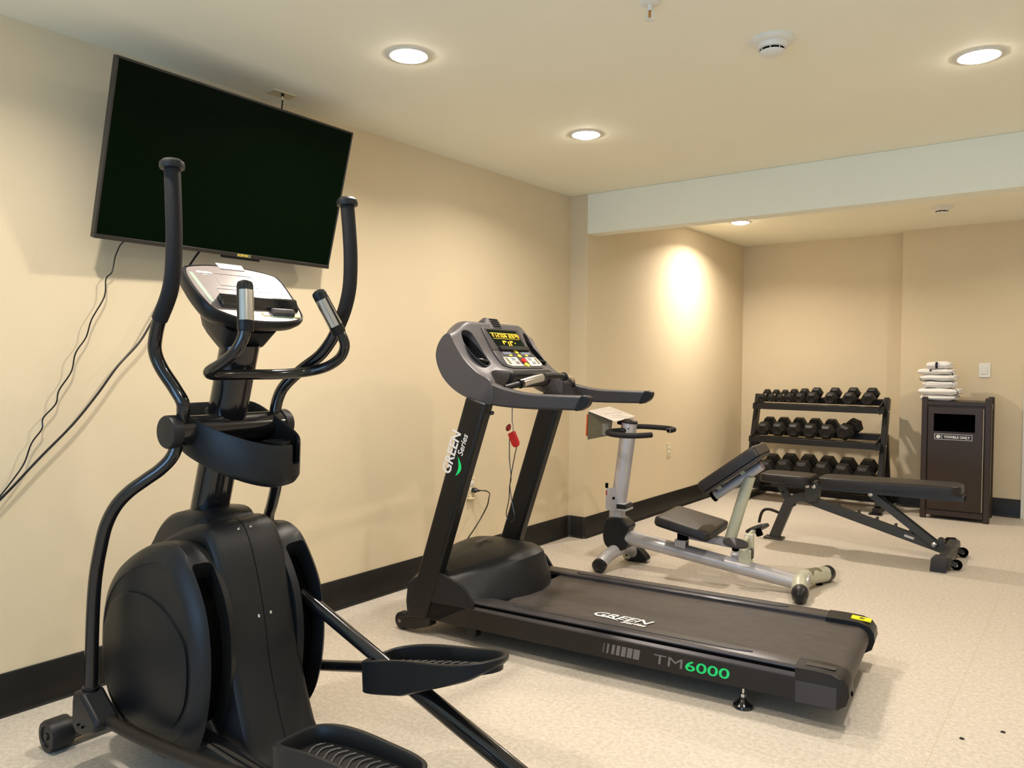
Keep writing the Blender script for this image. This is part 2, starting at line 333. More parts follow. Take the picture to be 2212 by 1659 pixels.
M().cyl((0, 0, -0.008), (0, 0, -0.028), 0.0075).build('frame_body', MT['white'], t)
M().cyl((0, 0, -0.024), (0, 0, -0.05), 0.0045).build('heat_bulb', MT['brass'], t)
M().tube(cr([(0.008, 0, -0.026), (0.012, 0, -0.036), (0.008, 0, -0.05), (0, 0, -0.056), (-0.008, 0, -0.05), (-0.012, 0, -0.036), (-0.008, 0, -0.026)]), 0.002, 8).build('frame_arm', MT['white'], t)
M().rev([(0.002, -0.054), (0.016, -0.058), (0.016, -0.060), (0.002, -0.062)], (0, 0, 0), (0, 0, 1)).build('deflector', MT['white'], t)

# ================================================================== TELEVISION
def tv():
    W, Hh = 1.13, 0.655; az = -0.036; tl = 0.271
    t = thing('television', (0.209, 1.931, 2.051), 0, 'large black flat television tilted down on the left wall', 'television')
    X = V((math.sin(az), math.cos(az), 0)); out = V((math.cos(az), -math.sin(az), 0)); Z = V((0, 0, 1)) * math.cos(tl) + out * math.sin(tl); N = X.cross(Z)
    # N should face the room
    Nn = (out * math.cos(tl) - V((0, 0, 1)) * math.sin(tl))
    mt = Matrix((X, Nn, Z)).transposed().to_4x4()     # local (x along the wall, y out of the screen, z up)
    bz = 0.009
    f = M()
    f.box((-W / 2, -0.028, Hh / 2 - bz), (W / 2, 0.0, Hh / 2)); f.box((-W / 2, -0.028, -Hh / 2), (W / 2, 0.002, -Hh / 2 + 0.017))
    f.box((-W / 2, -0.028, -Hh / 2 + 0.017), (-W / 2 + bz, 0.0, Hh / 2 - bz)); f.box((W / 2 - bz, -0.028, -Hh / 2 + 0.017), (W / 2, 0.0, Hh / 2 - bz))
    f.xf(mt).build('bezel', MT['bezel'], t, bevel=0.002)
    M().box((-W / 2 + bz, -0.02, -Hh / 2 + 0.016), (W / 2 - bz, -0.002, Hh / 2 - bz)).xf(mt).build('screen', MT['screen'], t, smooth=False)
    M().box((-W / 2 + 0.004, -0.032, -Hh / 2 + 0.004), (W / 2 - 0.004, -0.02, Hh / 2 - 0.004)).box((-0.42, -0.075, -Hh / 2 + 0.015), (0.42, -0.03, 0.12)).xf(mt).build('back_housing', MT['black'], t, bevel=0.006)
    M().box((-0.02, -0.02, -Hh / 2 - 0.011), (0.17, -0.004, -Hh / 2 + 0.002)).xf(mt).build('control_strip', MT['black'], t, bevel=0.002)
    M().box((0.045, 0.002, -Hh / 2 + 0.002), (0.115, 0.003, -Hh / 2 + 0.015)).xf(mt).build('badge_plate', MT['beige_strip'], t, smooth=False)
    text('SCEPTRE', 'badge_lettering', MT['keyyel'], t, mt @ V((0.112, 0.0035, -Hh / 2 + 0.0045)), -X, Z, 0.0125, sx=1.05, bold=0.0003) if False else \
        text('SCEPTRE', 'badge_lettering', MT['keyyel'], t, mt @ V((0.048, 0.0035, -Hh / 2 + 0.0045)), X, Z, 0.0125, sx=1.05, bold=0.0003)
    m = M().box((-0.209, -0.25, -0.16), (-0.195, 0.25, 0.16))
    for s in (-0.14, 0.14):
        p = mt @ V((s, -0.05, 0)); m.bar((-0.2, p.y, p.z + 0.02), (p.x, p.y, p.z), 0.03, 0.06)
        q = mt @ V((s, -0.075, -0.2)); r = mt @ V((s, -0.045, 0.22)); m.bar(q, r, 0.03, 0.02, up=(1, 0, 0))
    m.build('wall_mount', MT['black'], t)
tv()
c1 = M().tube(cr([(0.13, 1.62, 1.77), (0.05, 1.53, 1.755), (0.03, 1.50, 1.70), (0.028, 1.485, 1.63), (0.026, 1.462, 1.60), (0.026, 1.455, 1.53), (0.03, 1.405, 1.44), (0.026, 1.385, 1.37), (0.03, 1.345, 1.31), (0.028, 1.33, 1.24), (0.03, 1.285, 1.17),
                 (0.026, 1.275, 1.12), (0.03, 1.23, 1.07), (0.03, 1.225, 1.03), (0.03, 1.19, 0.98), (0.03, 1.165, 0.91), (0.03, 1.125, 0.85), (0.03, 1.06, 0.76), (0.03, 0.98, 0.60), (0.03, 0.93, 0.45), (0.012, 0.90, 0.36)], 5), 0.0028, 8)
tag(c1.build('thin_cable', MT['gloss']), 'thin wavy black cable hanging from the left end of the television down the wall', 'cable')
c2 = M().tube(cr([(0.13, 1.90, 1.80), (0.06, 1.85, 1.76), (0.035, 1.80, 1.68), (0.035, 1.71, 1.56), (0.035, 1.655, 1.47), (0.035, 1.59, 1.36), (0.035, 1.50, 1.26), (0.035, 1.42, 1.15), (0.035, 1.33, 1.04), (0.035, 1.22, 0.93), (0.035, 1.13, 0.835), (0.035, 1.03, 0.73), (0.035, 0.94, 0.60), (0.035, 0.90, 0.48), (0.014, 0.89, 0.40)], 6), 0.0045, 8)
tag(c2.build('power_cable', MT['gloss']), 'thicker black cable slanting down the wall behind the elliptical handlebar', 'cable')
t = thing('ceiling_socket', (0.12, 2.205, H), -4, 'beige cable outlet plate on the ceiling above the television', 'outlet plate')
M().box((-0.036, -0.06, -0.006), (0.036, 0.06, 0)).build('cover_plate', MT['cream'], t, bevel=0.002)
M().cyl((0.02, -0.005, -0.005), (0.02, -0.005, -0.02), 0.008, n=6).build('connector', MT['gloss'], t)
M().tube(cr([(0.02, -0.005, -0.018), (0.02, -0.005, -0.03), (0.021, -0.006, -0.036)]), 0.0045, 8).build('cable_ferrule', MT['cream'], t)
M().tube(cr([(0.021, -0.006, -0.035), (0.022, -0.01, -0.07), (0.02, -0.02, -0.13), (0.015, -0.05, -0.2)]), 0.0036, 8).build('coaxial_cable', MT['gloss'], t)
# wall plates
def outlet(name, loc, deg, label, plate='cream'):
    t = thing(name, loc, deg, label, 'outlet')     # local: x out of the wall
    M().box((0, -0.036, -0.058), (0.006, 0.036, 0.058)).build('cover_plate', MT[plate], t, bevel=0.002)
    for z in (0.02, -0.02):
        r = M().rev([(0.017, 0.0055), (0.017, 0.0085), (0.016, 0.009)], (0, 0, z), (1, 0, 0), 24).build('socket', MT['white'], t)
        M().box((0.0088, -0.007, z - 0.002), (0.0094, -0.005, z + 0.006)).box((0.0088, 0.005, z - 0.002), (0.0094, 0.007, z + 0.006)).box((0.0088, -0.002, z - 0.010), (0.0094, 0.002, z - 0.006)).build('slots', MT['void'], r, smooth=False)
    return t
outlet('wall_outlet', (0, 3.705, 0.505), 0, 'ivory wall outlet behind the treadmill with a black plug in it')
outlet('wall_outlet', (X1, 6.197, 0.53), 0, 'empty ivory wall outlet between the stretching machine and the dumbbell rack')
t = thing('plug_in_freshener', (0.0, 3.688, 0.445), 0, 'small ivory plug-in piece on the wall just under the black power plug', 'wall clip')
M().box((0, -0.012, -0.02), (0.012, 0.012, 0.012)).build('stem', MT['cream'], t, bevel=0.002)
M().box((0, -0.03, -0.012), (0.03, 0.03, -0.004)).build('ledge', MT['cream'], t, bevel=0.002)
t = thing('light_switch', (2.329, YR, 1.243), -90, 'white wall switch plate above the right end of the towel cabinet', 'switch')
M().box((0, -0.043, -0.062), (0.007, 0.043, 0.062)).build('cover_plate', MT['white'], t, bevel=0.003)
M().box((0.006, -0.02, -0.034), (0.012, 0.02, 0.034)).build('rocker', MT['white'], t, bevel=0.003)
pc = thing('power_cord', (0.0, 3.705, 0.485), 0, 'black power cord running from the wall plug down behind the treadmill hood', 'cord')
M().rev([(0.016, 0.009), (0.017, 0.02), (0.016, 0.034), (0.009, 0.042), (0.006, 0.06)], (0, 0, 0), (1, 0.15, 0)).build('plug', MT['gloss'], pc)
M().tube(cr([(0.05, 0.008, 0), (0.09, 0.03, 0.0), (0.13, 0.02, -0.01), (0.165, -0.03, -0.03), (0.185, -0.07, -0.065), (0.20, -0.14, -0.12), (0.225, -0.24, -0.175), (0.262, -0.36, -0.225), (0.29, -0.43, -0.28), (0.32, -0.52, -0.36), (0.38, -0.60, -0.40), (0.46, -0.63, -0.38)], 6), 0.0042, 8).build('cable', MT['gloss'], pc)
for x, y, r, lb in ((2.767, 3.046, 0.009, 'dark brown crumb on the floor, nearest the bottom right corner, left of the other crumb'), (2.875, 3.19, 0.009, 'dark brown crumb on the floor at the bottom right, right of the other crumb')):
    tag(M().rev([(0.001, 0), (r, 0.0), (r * 0.8, 0.003), (0.001, 0.005)], (x, y, 0), (0, 0, 1), 7).build('crumb', MT['side']), lb, 'debris', 'crumbs on the floor')

# ================================================================== ELLIPTICAL TRAINER  (local a = towards the user, b = to its right, z up)
def elliptical():
    t = thing('elliptical_trainer', (0.388, 1.412, 0), 2.0, 'black elliptical trainer with tall swing handles and two foot pedals, nearest the camera', 'exercise machine')
    # ---- stabiliser
    st = M().cyl((0, -0.31, 0.052), (0, 0.31, 0.052), 0.036).build('front_stabilizer', MT['gloss'], t)
    for s in (-1, 1):
        c = M().rev([(0.037, 0.26), (0.050, 0.262), (0.052, 0.27), (0.052, 0.325), (0.049, 0.332), (0.034, 0.333), (0.032, 0.328), (0.012, 0.328), (0.010, 0.334), (0.001, 0.334)], (0, 0, 0.052), (0, s, 0), 36).build('end_cap', MT['satin'], st)
    # ---- centre housing
    cen = [(0.10, 0.06), (0.13, 0.30), (0.17, 0.50), (0.225, 0.62), (0.31, 0.70), (0.42, 0.755), (0.52, 0.782), (0.575, 0.775), (0.61, 0.735), (0.64, 0.67), (0.672, 0.57), (0.695, 0.47), (0.715, 0.36), (0.745, 0.26), (0.79, 0.14), (0.84, 0.045), (0.62, 0.03), (0.30, 0.03)]
    cp = [(p.x, p.z) for p in crc([(a, 0, z) for a, z in cen], 4)]
    ca, cz = 0.45, 0.38
    def ring(b, k): return [(ca + (a - ca) * k, b, cz + (z - cz) * k) for a, z in cp]
    h = M().loft([ring(-0.126, 0.93), ring(-0.124, 0.955), ring(-0.106, 0.994), ring(-0.098, 1.0), ring(-0.0016, 1.0), ring(-0.0012, 0.991), ring(0.0012, 0.991), ring(0.0016, 1.0), ring(0.098, 1.0), ring(0.106, 0.994), ring(0.124, 0.955), ring(0.126, 0.93)])
    hc = h.build('center_housing', MT['satin'], t, ang=50)
    for a, z in ((0.583, 0.755), (0.688, 0.5)):
        n = V((0.75, 0, 0.66)) if z > 0.6 else V((0.97, 0, 0.2))
        for s in (-0.022, 0.022):
            M().rev([(0.005, -0.004), (0.005, 0.003), (0.003, 0.004), (0.001, 0.002)], (a + (0.008 if z > 0.6 else 0.002), s, z + 0.004), n, 12).build('screw', MT['chrome'], hc)
    # ---- side shells, each with the long slot its crank turns in
    face = [(0.59, 0.715), (0.65, 0.645), (0.695, 0.56), (0.714, 0.47), (0.716, 0.37), (0.70, 0.27), (0.665, 0.18), (0.60, 0.115), (0.50, 0.085), (0.38, 0.09), (0.27, 0.125), (0.19, 0.19), (0.15, 0.28), (0.145, 0.38), (0.155, 0.47), (0.185, 0.55), (0.245, 0.62), (0.32, 0.67), (0.42, 0.715), (0.52, 0.735)]
    fp = [(p.x, p.z) for p in crc([(a, 0, z) for a, z in face], 4)]
    fa, fz = 0.43, 0.40
    for s in (-1, 1):
        def fr(b, k, da=0.0, dz=0.0): return [(fa + (a - fa) * k + da, s * b, fz + (z - fz) * k + dz) for a, z in fp]
        rings = [fr(0.112, 0.97), fr(0.130, 0.985), fr(0.16, 1.015), fr(0.205, 1.02), fr(0.219, 0.99), fr(0.232, 0.915), fr(0.238, 0.868), fr(0.239, 0.85), fr(0.236, 0.84)]
        if s > 0: rings = [list(reversed(r)) for r in rings]
        sh = M().loft(rings).build('side_shell', MT['satin'], t, ang=34)
        # slot: a ring sector cut out of the rear rim
        sec = []
        th = [math.radians(q) for q in range(-46, 62, 6)]
        for q in th: sec.append((fa + 0.45 * math.cos(q), fz + 0.45 * math.sin(q)))
        for q in reversed(th): sec.append((fa + 0.19 * math.cos(q), fz + 0.19 * math.sin(q)))
        b0, b1 = (0.134, 0.206)
        cut(sh, M().prism_b(sec, s * b0 if s > 0 else -b1, s * b1 if s > 0 else -b0).build('cutter', MT['void'], t, bevel=0.012))
        def inner(q, k):     # point of the rim profile in direction q, scaled
            best = min(fp, key=lambda p: abs(((math.atan2(p[1] - fz, p[0] - fa) - q + math.pi) % math.tau) - math.pi)); r = math.hypot(best[0] - fa, best[1] - fz) * k
            return (fa + r * math.cos(q), fz + r * math.sin(q))
        sl = [inner(q, 0.83) for q in th] + [inner(q, 0.60) for q in reversed(th)]
        M().prism_b(sl, min(s * 0.132, s * 0.208), max(s * 0.132, s * 0.208)).build('slot_lining', MT['void'], sh, ang=80)
        # round disc pressed into the outer face
        disc = [(p.x, p.z) for p in crc([(0.20, 0, 0.30), (0.19, 0, 0.38), (0.215, 0, 0.47), (0.28, 0, 0.545), (0.38, 0, 0.575), (0.49, 0, 0.565), (0.58, 0, 0.52), (0.645, 0, 0.46), (0.655, 0, 0.36), (0.63, 0, 0.27), (0.56, 0, 0.20), (0.45, 0, 0.165), (0.33, 0, 0.175), (0.24, 0, 0.225)], 4)]
        rr = [[(a, s * 0.232, z) for a, z in disc], [(a, s * 0.242, z) for a, z in disc], [(fa + (a - fa) * 0.95, s * 0.246, 0.37 + (z - 0.37) * 0.95) for a, z in disc]]
        if s > 0: rr = [list(reversed(r)) for r in rr]
        M().loft(rr).build('disc_panel', MT['black'], sh, ang=30)
    # ---- collar round the mast
    col = [(0.17, 0.60), (0.215, 0.69), (0.28, 0.76), (0.36, 0.80), (0.48, 0.812), (0.53, 0.79), (0.565, 0.735), (0.45, 0.64)]
    k1 = [(p.x, p.z) for p in crc([(a, 0, z) for a, z in col], 3)]
    def cr_(b, k): return [(0.38 + (a - 0.38) * k, b, 0.70 + (z - 0.70) * k) for a, z in k1]
    M().loft([cr_(-0.10, 0.80), cr_(-0.085, 0.95), cr_(-0.02, 1.0), cr_(0.02, 1.0), cr_(0.085, 0.95), cr_(0.10, 0.80)]).build('mast_collar', MT['satin'], t, ang=50)
    # ---- mast
    M().tube(cr([(0.345, 0, 0.60), (0.412, 0, 0.813), (0.525, 0, 1.181), (0.575, 0, 1.345)], 4), 0.061, 32, flat=0.94).build('mast', MT['gloss'], t)
    # ---- axle with end caps
    ax = M().cyl((0.518, -0.195, 1.072), (0.518, 0.195, 1.072), 0.046, n=36).build('axle', MT['gloss'], t)
    for s in (-1, 1):
        M().rev([(0.047, 0.185), (0.050, 0.187), (0.050, 0.215), (0.047, 0.219), (0.001, 0.221)], (0.518, 0, 1.072), (0, s, 0), 36).build('axle_cap', MT['satin'], ax)
    # ---- bottle tray shroud round the axle
    out = [(0.47, -0.150), (0.545, -0.146), (0.62, -0.122), (0.69, -0.072), (0.735, -0.015), (0.752, 0.045), (0.735, 0.10), (0.69, 0.135), (0.62, 0.148), (0.54, 0.150), (0.47, 0.150)]
    out = [(0.425, 0.12), (0.405, 0.06), (0.40, 0.0), (0.405, -0.06), (0.425, -0.12)] + out
    oc = [(p.x, p.y) for p in crc([(a, b, 0) for a, b in out], 3)]
    def top(a): return 1.150 - 0.40 * max(0, a - 0.44)
    def bot(a): return 1.02 - 0.36 * max(0, a - 0.44)
    cx, cy = 0.56, 0.0
    def rg(k, f, dz=0): return [(cx + (a - cx) * k, cy + (b - cy) * k, f(a) + dz) for a, b in oc]
    tr = M().loft([rg(0.80, bot, -0.012), rg(0.93, bot, -0.004), rg(0.985, bot, 0.012), rg(1.0, top, -0.008), rg(0.99, top, 0.0), rg(0.955, top, 0.0), rg(0.94, top, -0.006), rg(0.92, bot, 0.03), rg(0.6, bot, 0.022)]).build('bottle_tray', MT['satin'], t, ang=45)
    slot = M().box((0.69, 0.060, 0.965), (0.80, 0.098, 1.2)).build('cutter', MT['void'], t, bevel=0.01)
    cut(tr, slot)
    M().rev([(0.040, 0.0), (0.042, 0.07), (0.038, 0.07), (0.036, 0.004), (0.001, 0.004)], (0.672, 0.062, 0.965), (0, 0, 1), 32).build('cup_ring', MT['black'], tr)
    M().tube(cr([(0.455, 0, 0.99), (0.49, 0, 1.09), (0.50, 0, 1.115)]), lambda q: 0.074 - 0.008 * q, 28).build('mast_sleeve', MT['black'], tr)
    # ---- swing arms
    UL = [(0.518, -0.175, 1.072), (0.535, -0.175, 1.105), (0.553, -0.183, 1.155), (0.535, -0.197, 1.20), (0.510, -0.225, 1.262), (0.502, -0.24, 1.31), (0.513, -0.245, 1.352), (0.544, -0.25, 1.405), (0.590, -0.25, 1.469), (0.612, -0.25, 1.53), (0.620, -0.25, 1.62), (0.618, -0.25, 1.72), (0.612, -0.25, 1.832)]
    LL = [(0.518, -0.175, 1.072), (0.509, -0.187, 1.005), (0.484, -0.212, 0.961), (0.447, -0.24, 0.927), (0.402, -0.266, 0.890), (0.362, -0.285, 0.846), (0.325, -0.296, 0.785), (0.297, -0.30, 0.71), (0.262, -0.30, 0.60), (0.243, -0.30, 0.45), (0.232, -0.30, 0.24)]
    UR = [(0.518, 0.175, 1.079), (0.518, 0.175, 1.11), (0.528, 0.18, 1.16), (0.55, 0.19, 1.203), (0.602, 0.215, 1.255), (0.668, 0.235, 1.301), (0.712, 0.245, 1.348), (0.742, 0.25, 1.395), (0.776, 0.25, 1.455), (0.798, 0.25, 1.526), (0.803, 0.25, 1.615), (0.797, 0.25, 1.705), (0.787, 0.25, 1.792)]
    LR = [(0.518, 0.175, 1.072), (0.513, 0.18, 0.96), (0.507, 0.19, 0.90), (0.482, 0.205, 0.847), (0.437, 0.225, 0.785), (0.39, 0.245, 0.715), (0.385, 0.262, 0.58), (0.385, 0.268, 0.42), (0.385, 0.27, 0.24)]
    for s, up, lo, js in ((-1, UL, LL, -0.30), (1, UR, LR, 0.27)):
        arm = M().tube(cr(up[:9], 6), 0.0195, 20).tube(cr(lo, 6), 0.0195, 20).build('swing_arm', MT['gloss'], t)
        M().tube(cr(up[7:], 6), 0.0225, 20).build('foam_grip', MT['foam'], arm)
        e = V(up[-1])
        M().rev([(0.024, -0.006), (0.033, -0.004), (0.0345, 0.004), (0.033, 0.014), (0.024, 0.022), (0.010, 0.026), (0.001, 0.0265)], e, (-0.05, 0, 1), 32).build('end_knob', MT['satin'], arm)
        # joint clevis at the bottom and the link tube to the pedal
        jb = V(lo[-1])
        if s < 0:
            out2 = [(0.185, 0.15), (0.19, 0.225), (0.20, 0.258), (0.245, 0.262), (0.282, 0.235), (0.325, 0.205), (0.345, 0.185), (0.325, 0.155), (0.29, 0.145), (0.25, 0.128), (0.21, 0.128)]
            jn = M().prism_b(out2, js - 0.040, js + 0.034).build('link_joint', MT['satin'], t, bevel=0.012)
            for q in (0.235, 0.262): M().cyl((q, js - 0.038, 0.162), (q, js - 0.044, 0.162), 0.004, n=10).build('screw', MT['void'], jn)
            M().rev([(0.024, 0), (0.026, 0.006), (0.026, 0.012), (0.022, 0.014)], (0.231, js, 0.254), (0, 0, 1), 24).build('sleeve_rim', MT['black'], jn)
            M().tube(cr([(0.29, js + 0.005, 0.182), (0.60, js + 0.012, 0.180), (0.95, js + 0.03, 0.20), (1.24, -0.235, 0.245)], 4), 0.0195, 18).build('link_tube', MT['side'], t)
        else:
            jn = M().prism_b([(0.345, 0.17), (0.345, 0.26), (0.41, 0.27), (0.46, 0.22), (0.44, 0.16)], js - 0.035, js + 0.035).build('link_joint', MT['satin'], t, bevel=0.01)
            M().tube(cr([(0.42, js - 0.005, 0.205), (0.70, 0.262, 0.262), (0.92, 0.25, 0.312), (1.02, 0.24, 0.335)], 4), 0.0185, 18).build('link_tube', MT['gloss'], t)
    # ---- rails from the cranks down to the rollers
    M().tube([(0.50, 0.165, 0.580), (0.60, 0.185, 0.532), (1.04, 0.222, 0.328)], 0.0215, 20).tube([(1.03, 0.222, 0.333), (1.74, 0.232, 0.060)], 0.028, 20).build('pedal_rail', MT['gloss'], t)
    M().tube([(0.50, -0.168, 0.185), (0.66, -0.168, 0.170), (1.05, -0.168, 0.134)], 0.0215, 20).tube([(1.04, -0.168, 0.135), (1.74, -0.168, 0.063)], 0.028, 20).build('pedal_rail', MT['gloss'], t)
    fb = M().tube([(0.80, 0, 0.045), (1.86, 0, 0.045)], 0.03, 18).cyl((1.86, -0.30, 0.036), (1.86, 0.30, 0.036), 0.034)
    fb.bar((1.45, -0.168, 0.018), (1.86, -0.168, 0.018), 0.08, 0.014).bar((1.45, 0.232, 0.018), (1.86, 0.232, 0.018), 0.08, 0.014).bar((1.48, -0.17, 0.02), (1.48, 0.17, 0.02), 0.06, 0.03)
    fb.build('rear_base', MT['gloss'], t)
    for yy in (-0.168, 0.232): M().cyl((1.74, yy - 0.03, 0.060), (1.74, yy + 0.03, 0.060), 0.034).build('roller', MT['satin'], t)
    # ---- pedals
    PO = [(0.0, -0.055), (0.0, 0.025), (0.018, 0.058), (0.075, 0.076), (0.17, 0.082), (0.28, 0.079), (0.38, 0.068), (0.455, 0.045), (0.49, 0.012), (0.488, -0.022), (0.45, -0.052), (0.37, -0.068), (0.26, -0.066), (0.16, -0.068), (0.06, -0.073), (0.012, -0.070)]
    po = [(p.x, p.y) for p in crc([(u, v, 0) for u, v in PO], 5)]
    def pedal(a0, b0, z0, sl, bt, ang=0.0, sc=1.0, flip=1, wv=1.0):
        def ringp(k, off, f):
            res = []
            for u, v in po:
                uu = 0.245 + (u - 0.245) * (1 - off / 0.245) ; vv = v * wv * (1 - off / 0.075)
                res.append((a0 + uu * sc, b0 + flip * vv, f(uu)))
            return res if flip > 0 else list(reversed(res))
        rim = lambda u: z0 + sl * u + 0.004 * math.sin(u * 14)
        fl = lambda u: z0 + sl * u - 0.040
        p = M().loft([ringp(0, 0.012, lambda u: bt(u) + 0.0), ringp(0, 0.003, lambda u: bt(u) + 0.006), ringp(0, 0.001, lambda u: rim(u) - 0.012), ringp(0, 0.0, lambda u: rim(u) - 0.003), ringp(0, 0.003, rim), ringp(0, 0.012, rim), ringp(0, 0.015, lambda u: rim(u) - 0.004), ringp(0, 0.017, fl)]).build('foot_pedal', MT['satin'], t, ang=40)
        tr = M(); n = 13
        for i in range(n):
            u = 0.06 + 0.385 * i / (n - 1); w2 = 0.052 if u < 0.36 else 0.052 - (u - 0.36) * 0.25
            pts = [(a0 + (u + 0.012 * math.sin(q * 6.28)) * sc, b0 + flip * (-w2 + 2 * w2 * q), fl(u) + 0.0015) for q in [k / 8 for k in range(9)]]
            tr.tube(pts, 0.0035, 8)
        tr.build('tread_ribs', MT['dgrey'], p)
        return p
    pedal(0.945, 0.240, 0.366, 0.205, lambda u: 0.266 + 0.19 * max(0, u - 0.02) if u < 0.16 else (0.2926 + (u - 0.16) * 0.42 if u < 0.41 else 0.3976 + (u - 0.41) * 0.62), sc=1.0, wv=1.20)
    pedal(1.125, -0.235, 0.350, 0.055, lambda u: 0.258 + 0.12 * u, sc=0.86, wv=1.12)
    M().bar((1.30, -0.20, 0.175), (1.42, -0.20, 0.17), 0.05, 0.17).build('pedal_bracket', MT['satin'], t, bevel=0.008)
    # ---- fixed heart-rate handle
    xb = M().tube(cr([(0.628, 0.0, 1.243), (0.630, -0.09, 1.243), (0.645, -0.150, 1.245), (0.685, -0.182, 1.256), (0.745, -0.185, 1.277), (0.80, -0.178, 1.312), (0.826, -0.170, 1.355), (0.829, -0.166, 1.40)], 6), 0.0165, 18)
    xb.tube(cr([(0.628, 0.0, 1.243), (0.632, 0.10, 1.243), (0.66, 0.185, 1.250), (0.715, 0.222, 1.266), (0.768, 0.235, 1.296), (0.80, 0.228, 1.335), (0.797, 0.215, 1.372), (0.785, 0.200, 1.40)], 6), 0.0165, 18)
    xb.bar((0.56, 0, 1.243), (0.635, 0, 1.243), 0.05, 0.03)
    xh = xb.build('heart_rate_handle', MT['gloss'], t)
    for p0, p1 in (((0.829, -0.166, 1.378), (0.812, -0.155, 1.497)), ((0.790, 0.208, 1.385), (0.768, 0.150, 1.497))):
        p0, p1 = V(p0), V(p1); d = (p1 - p0).normalized(); L = (p1 - p0).length
        g = M().rev([(0.020, -0.012), (0.0225, -0.008), (0.0225, L), (0.020, L + 0.008), (0.010, L + 0.013), (0.001, L + 0.014)], p0, d, 28).build('grip', MT['black'], xh)
        c = M(); n = 28
        ref = V((1, 0, 0)); u = (ref - d * ref.dot(d)).normalized(); w2 = d.cross(u)
        for a0_, a1_ in ((-80, 80),) if p0.y < 0 else ((-105, -10), (10, 105)):
            sec = [math.radians(a0_ + (a1_ - a0_) * i / 12) for i in range(13)]
            c.loft([[p0 + d * q + u * (0.0236 * math.cos(x)) + w2 * (0.0236 * math.sin(x)) for x in sec] + [p0 + d * q + u * (0.021 * math.cos(x)) + w2 * (0.021 * math.sin(x)) for x in reversed(sec)] for q in (0.018, L - 0.016)])
        c.build('pulse_sensor', MT['chrome'], g)
    # ---- console (v runs down the face, b across)
    P0 = V((0.517, 0, 1.581)); dn = V((0.7107, 0, -0.7035)); nn = V((0.7035, 0, 0.7107))
    def C(v, b, h=0.0): return P0 + dn * v + V((0, b, 0)) + nn * h
    oc = [(0.035, -0.178), (0.012, -0.155), (-0.004, -0.07), (-0.006, 0.0), (-0.004, 0.07), (0.012, 0.155), (0.035, 0.178), (0.10, 0.183), (0.18, 0.178), (0.225, 0.165), (0.247, 0.12), (0.256, 0.03), (0.252, -0.06), (0.225, -0.135), (0.19, -0.170), (0.10, -0.183)]
    oc = [(p.x, p.y) for p in crc([(v, b, 0) for v, b in oc], 4)]
    def cc(k, h, dv=0.0): return [C(0.125 + (v - 0.125) * k + dv, b * k, h) for v, b in oc]
    body = M().loft([cc(0.70, -0.078, -0.02), cc(0.80, -0.074, -0.016), cc(0.95, -0.045, -0.006), cc(0.995, -0.02), cc(1.0, -0.008), cc(0.985, 0.0), cc(0.955, 0.002), cc(0.95, -0.001)]).build('console', MT['satin'], t, ang=45)
    M().loft([cc(0.935, -0.006), cc(0.935, 0.0015)]).build('face_panel', MT['console_face'], body, ang=30)
    # lighter edge strips, outlines and print of the overlay
    e = M()
    for s in (-1, 1):
        e.add([C(0.045, s * 0.150, 0.002), C(0.045, s * 0.162, 0.002), C(0.175, s * 0.150, 0.002), C(0.175, s * 0.136, 0.002)], [(0, 1, 2, 3) if s < 0 else (3, 2, 1, 0)])
    e.add([C(0.236, -0.07, 0.002), C(0.236, 0.12, 0.002), C(0.205, 0.152, 0.002), C(0.222, 0.12, 0.002), C(0.226, -0.07, 0.002)], [(0, 1, 2, 3, 4)])
    e.build('mint_strip', MT['mint'], body, smooth=False)
    ol = M()
    for v0, v1, b0, b1 in ((0.04, 0.095, -0.075, 0.06), (0.112, 0.150, -0.10, 0.10)):
        q = [C(v0, b0, 0.002), C(v0, b1, 0.002), C(v1, b1, 0.002), C(v1, b0, 0.002), C(v0, b0, 0.002)]
        for i in range(4): ol.tube([q[i], q[i + 1]], 0.0008, 6)
    ol.build('outline_print', MT['outline'], body)
    text('GREEN', 'brand_lettering', MT['ink_white'], body, C(0.045, -0.137, 0.002), (0, 1, 0), -dn, 0.013, shear=0.25, sx=1.3, bold=0.0006)
    text('Series', 'series_lettering', MT['ink_white'], body, C(0.054, -0.118, 0.002), (0, 1, 0), -dn, 0.008, shear=0.2)
    M().add([C(-0.012, -0.045, 0.004), C(-0.012, 0.05, 0.004), C(0.014, 0.05, 0.004), C(0.014, -0.04, 0.004), C(-0.012, -0.045, 0.001), C(-0.012, 0.05, 0.001), C(0.014, 0.05, 0.001), C(0.014, -0.04, 0.001)], [(3, 2, 1, 0), (4, 5, 6, 7), (0, 1, 5, 4), (1, 2, 6, 5), (2, 3, 7, 6), (3, 0, 4, 7)]).build('top_tab', MT['ink_white'], body, bevel=0.001)
    led = M().loft([[C(0.158, b, 0.002), C(0.160, b, 0.024), C(0.168, b, 0.026), C(0.196, b, 0.012), C(0.200, b, 0.002)] for b in (-0.125, 0.155)]).build('reading_ledge', MT['gloss'], body, bevel=0.003)
    M().loft([[C(0.200, b, 0.002), C(0.198, b, 0.014), C(0.206, b, 0.018), C(0.220, b, 0.012), C(0.224, b, 0.002)] for b in (0.045, 0.128)]).build('button_cover', MT['grey'], body, bevel=0.003)
    for b in (0.02, 0.138): M().loft([[C(0.208, b - 0.012, h), C(0.208, b + 0.012, h), C(0.226, b + 0.012, h), C(0.226, b - 0.012, h)] for h in (0.001, 0.004)]).build('yellow_button', MT['keyyel'], body, bevel=0.001)
    lobe = [(0.05, -0.085), (0.05, 0.085), (0.22, 0.085), (0.245, 0.04), (0.245, -0.04), (0.22, -0.085)]
    lo = [(p.x, p.y) for p in crc([(v, b, 0) for v, b in lobe], 4)]
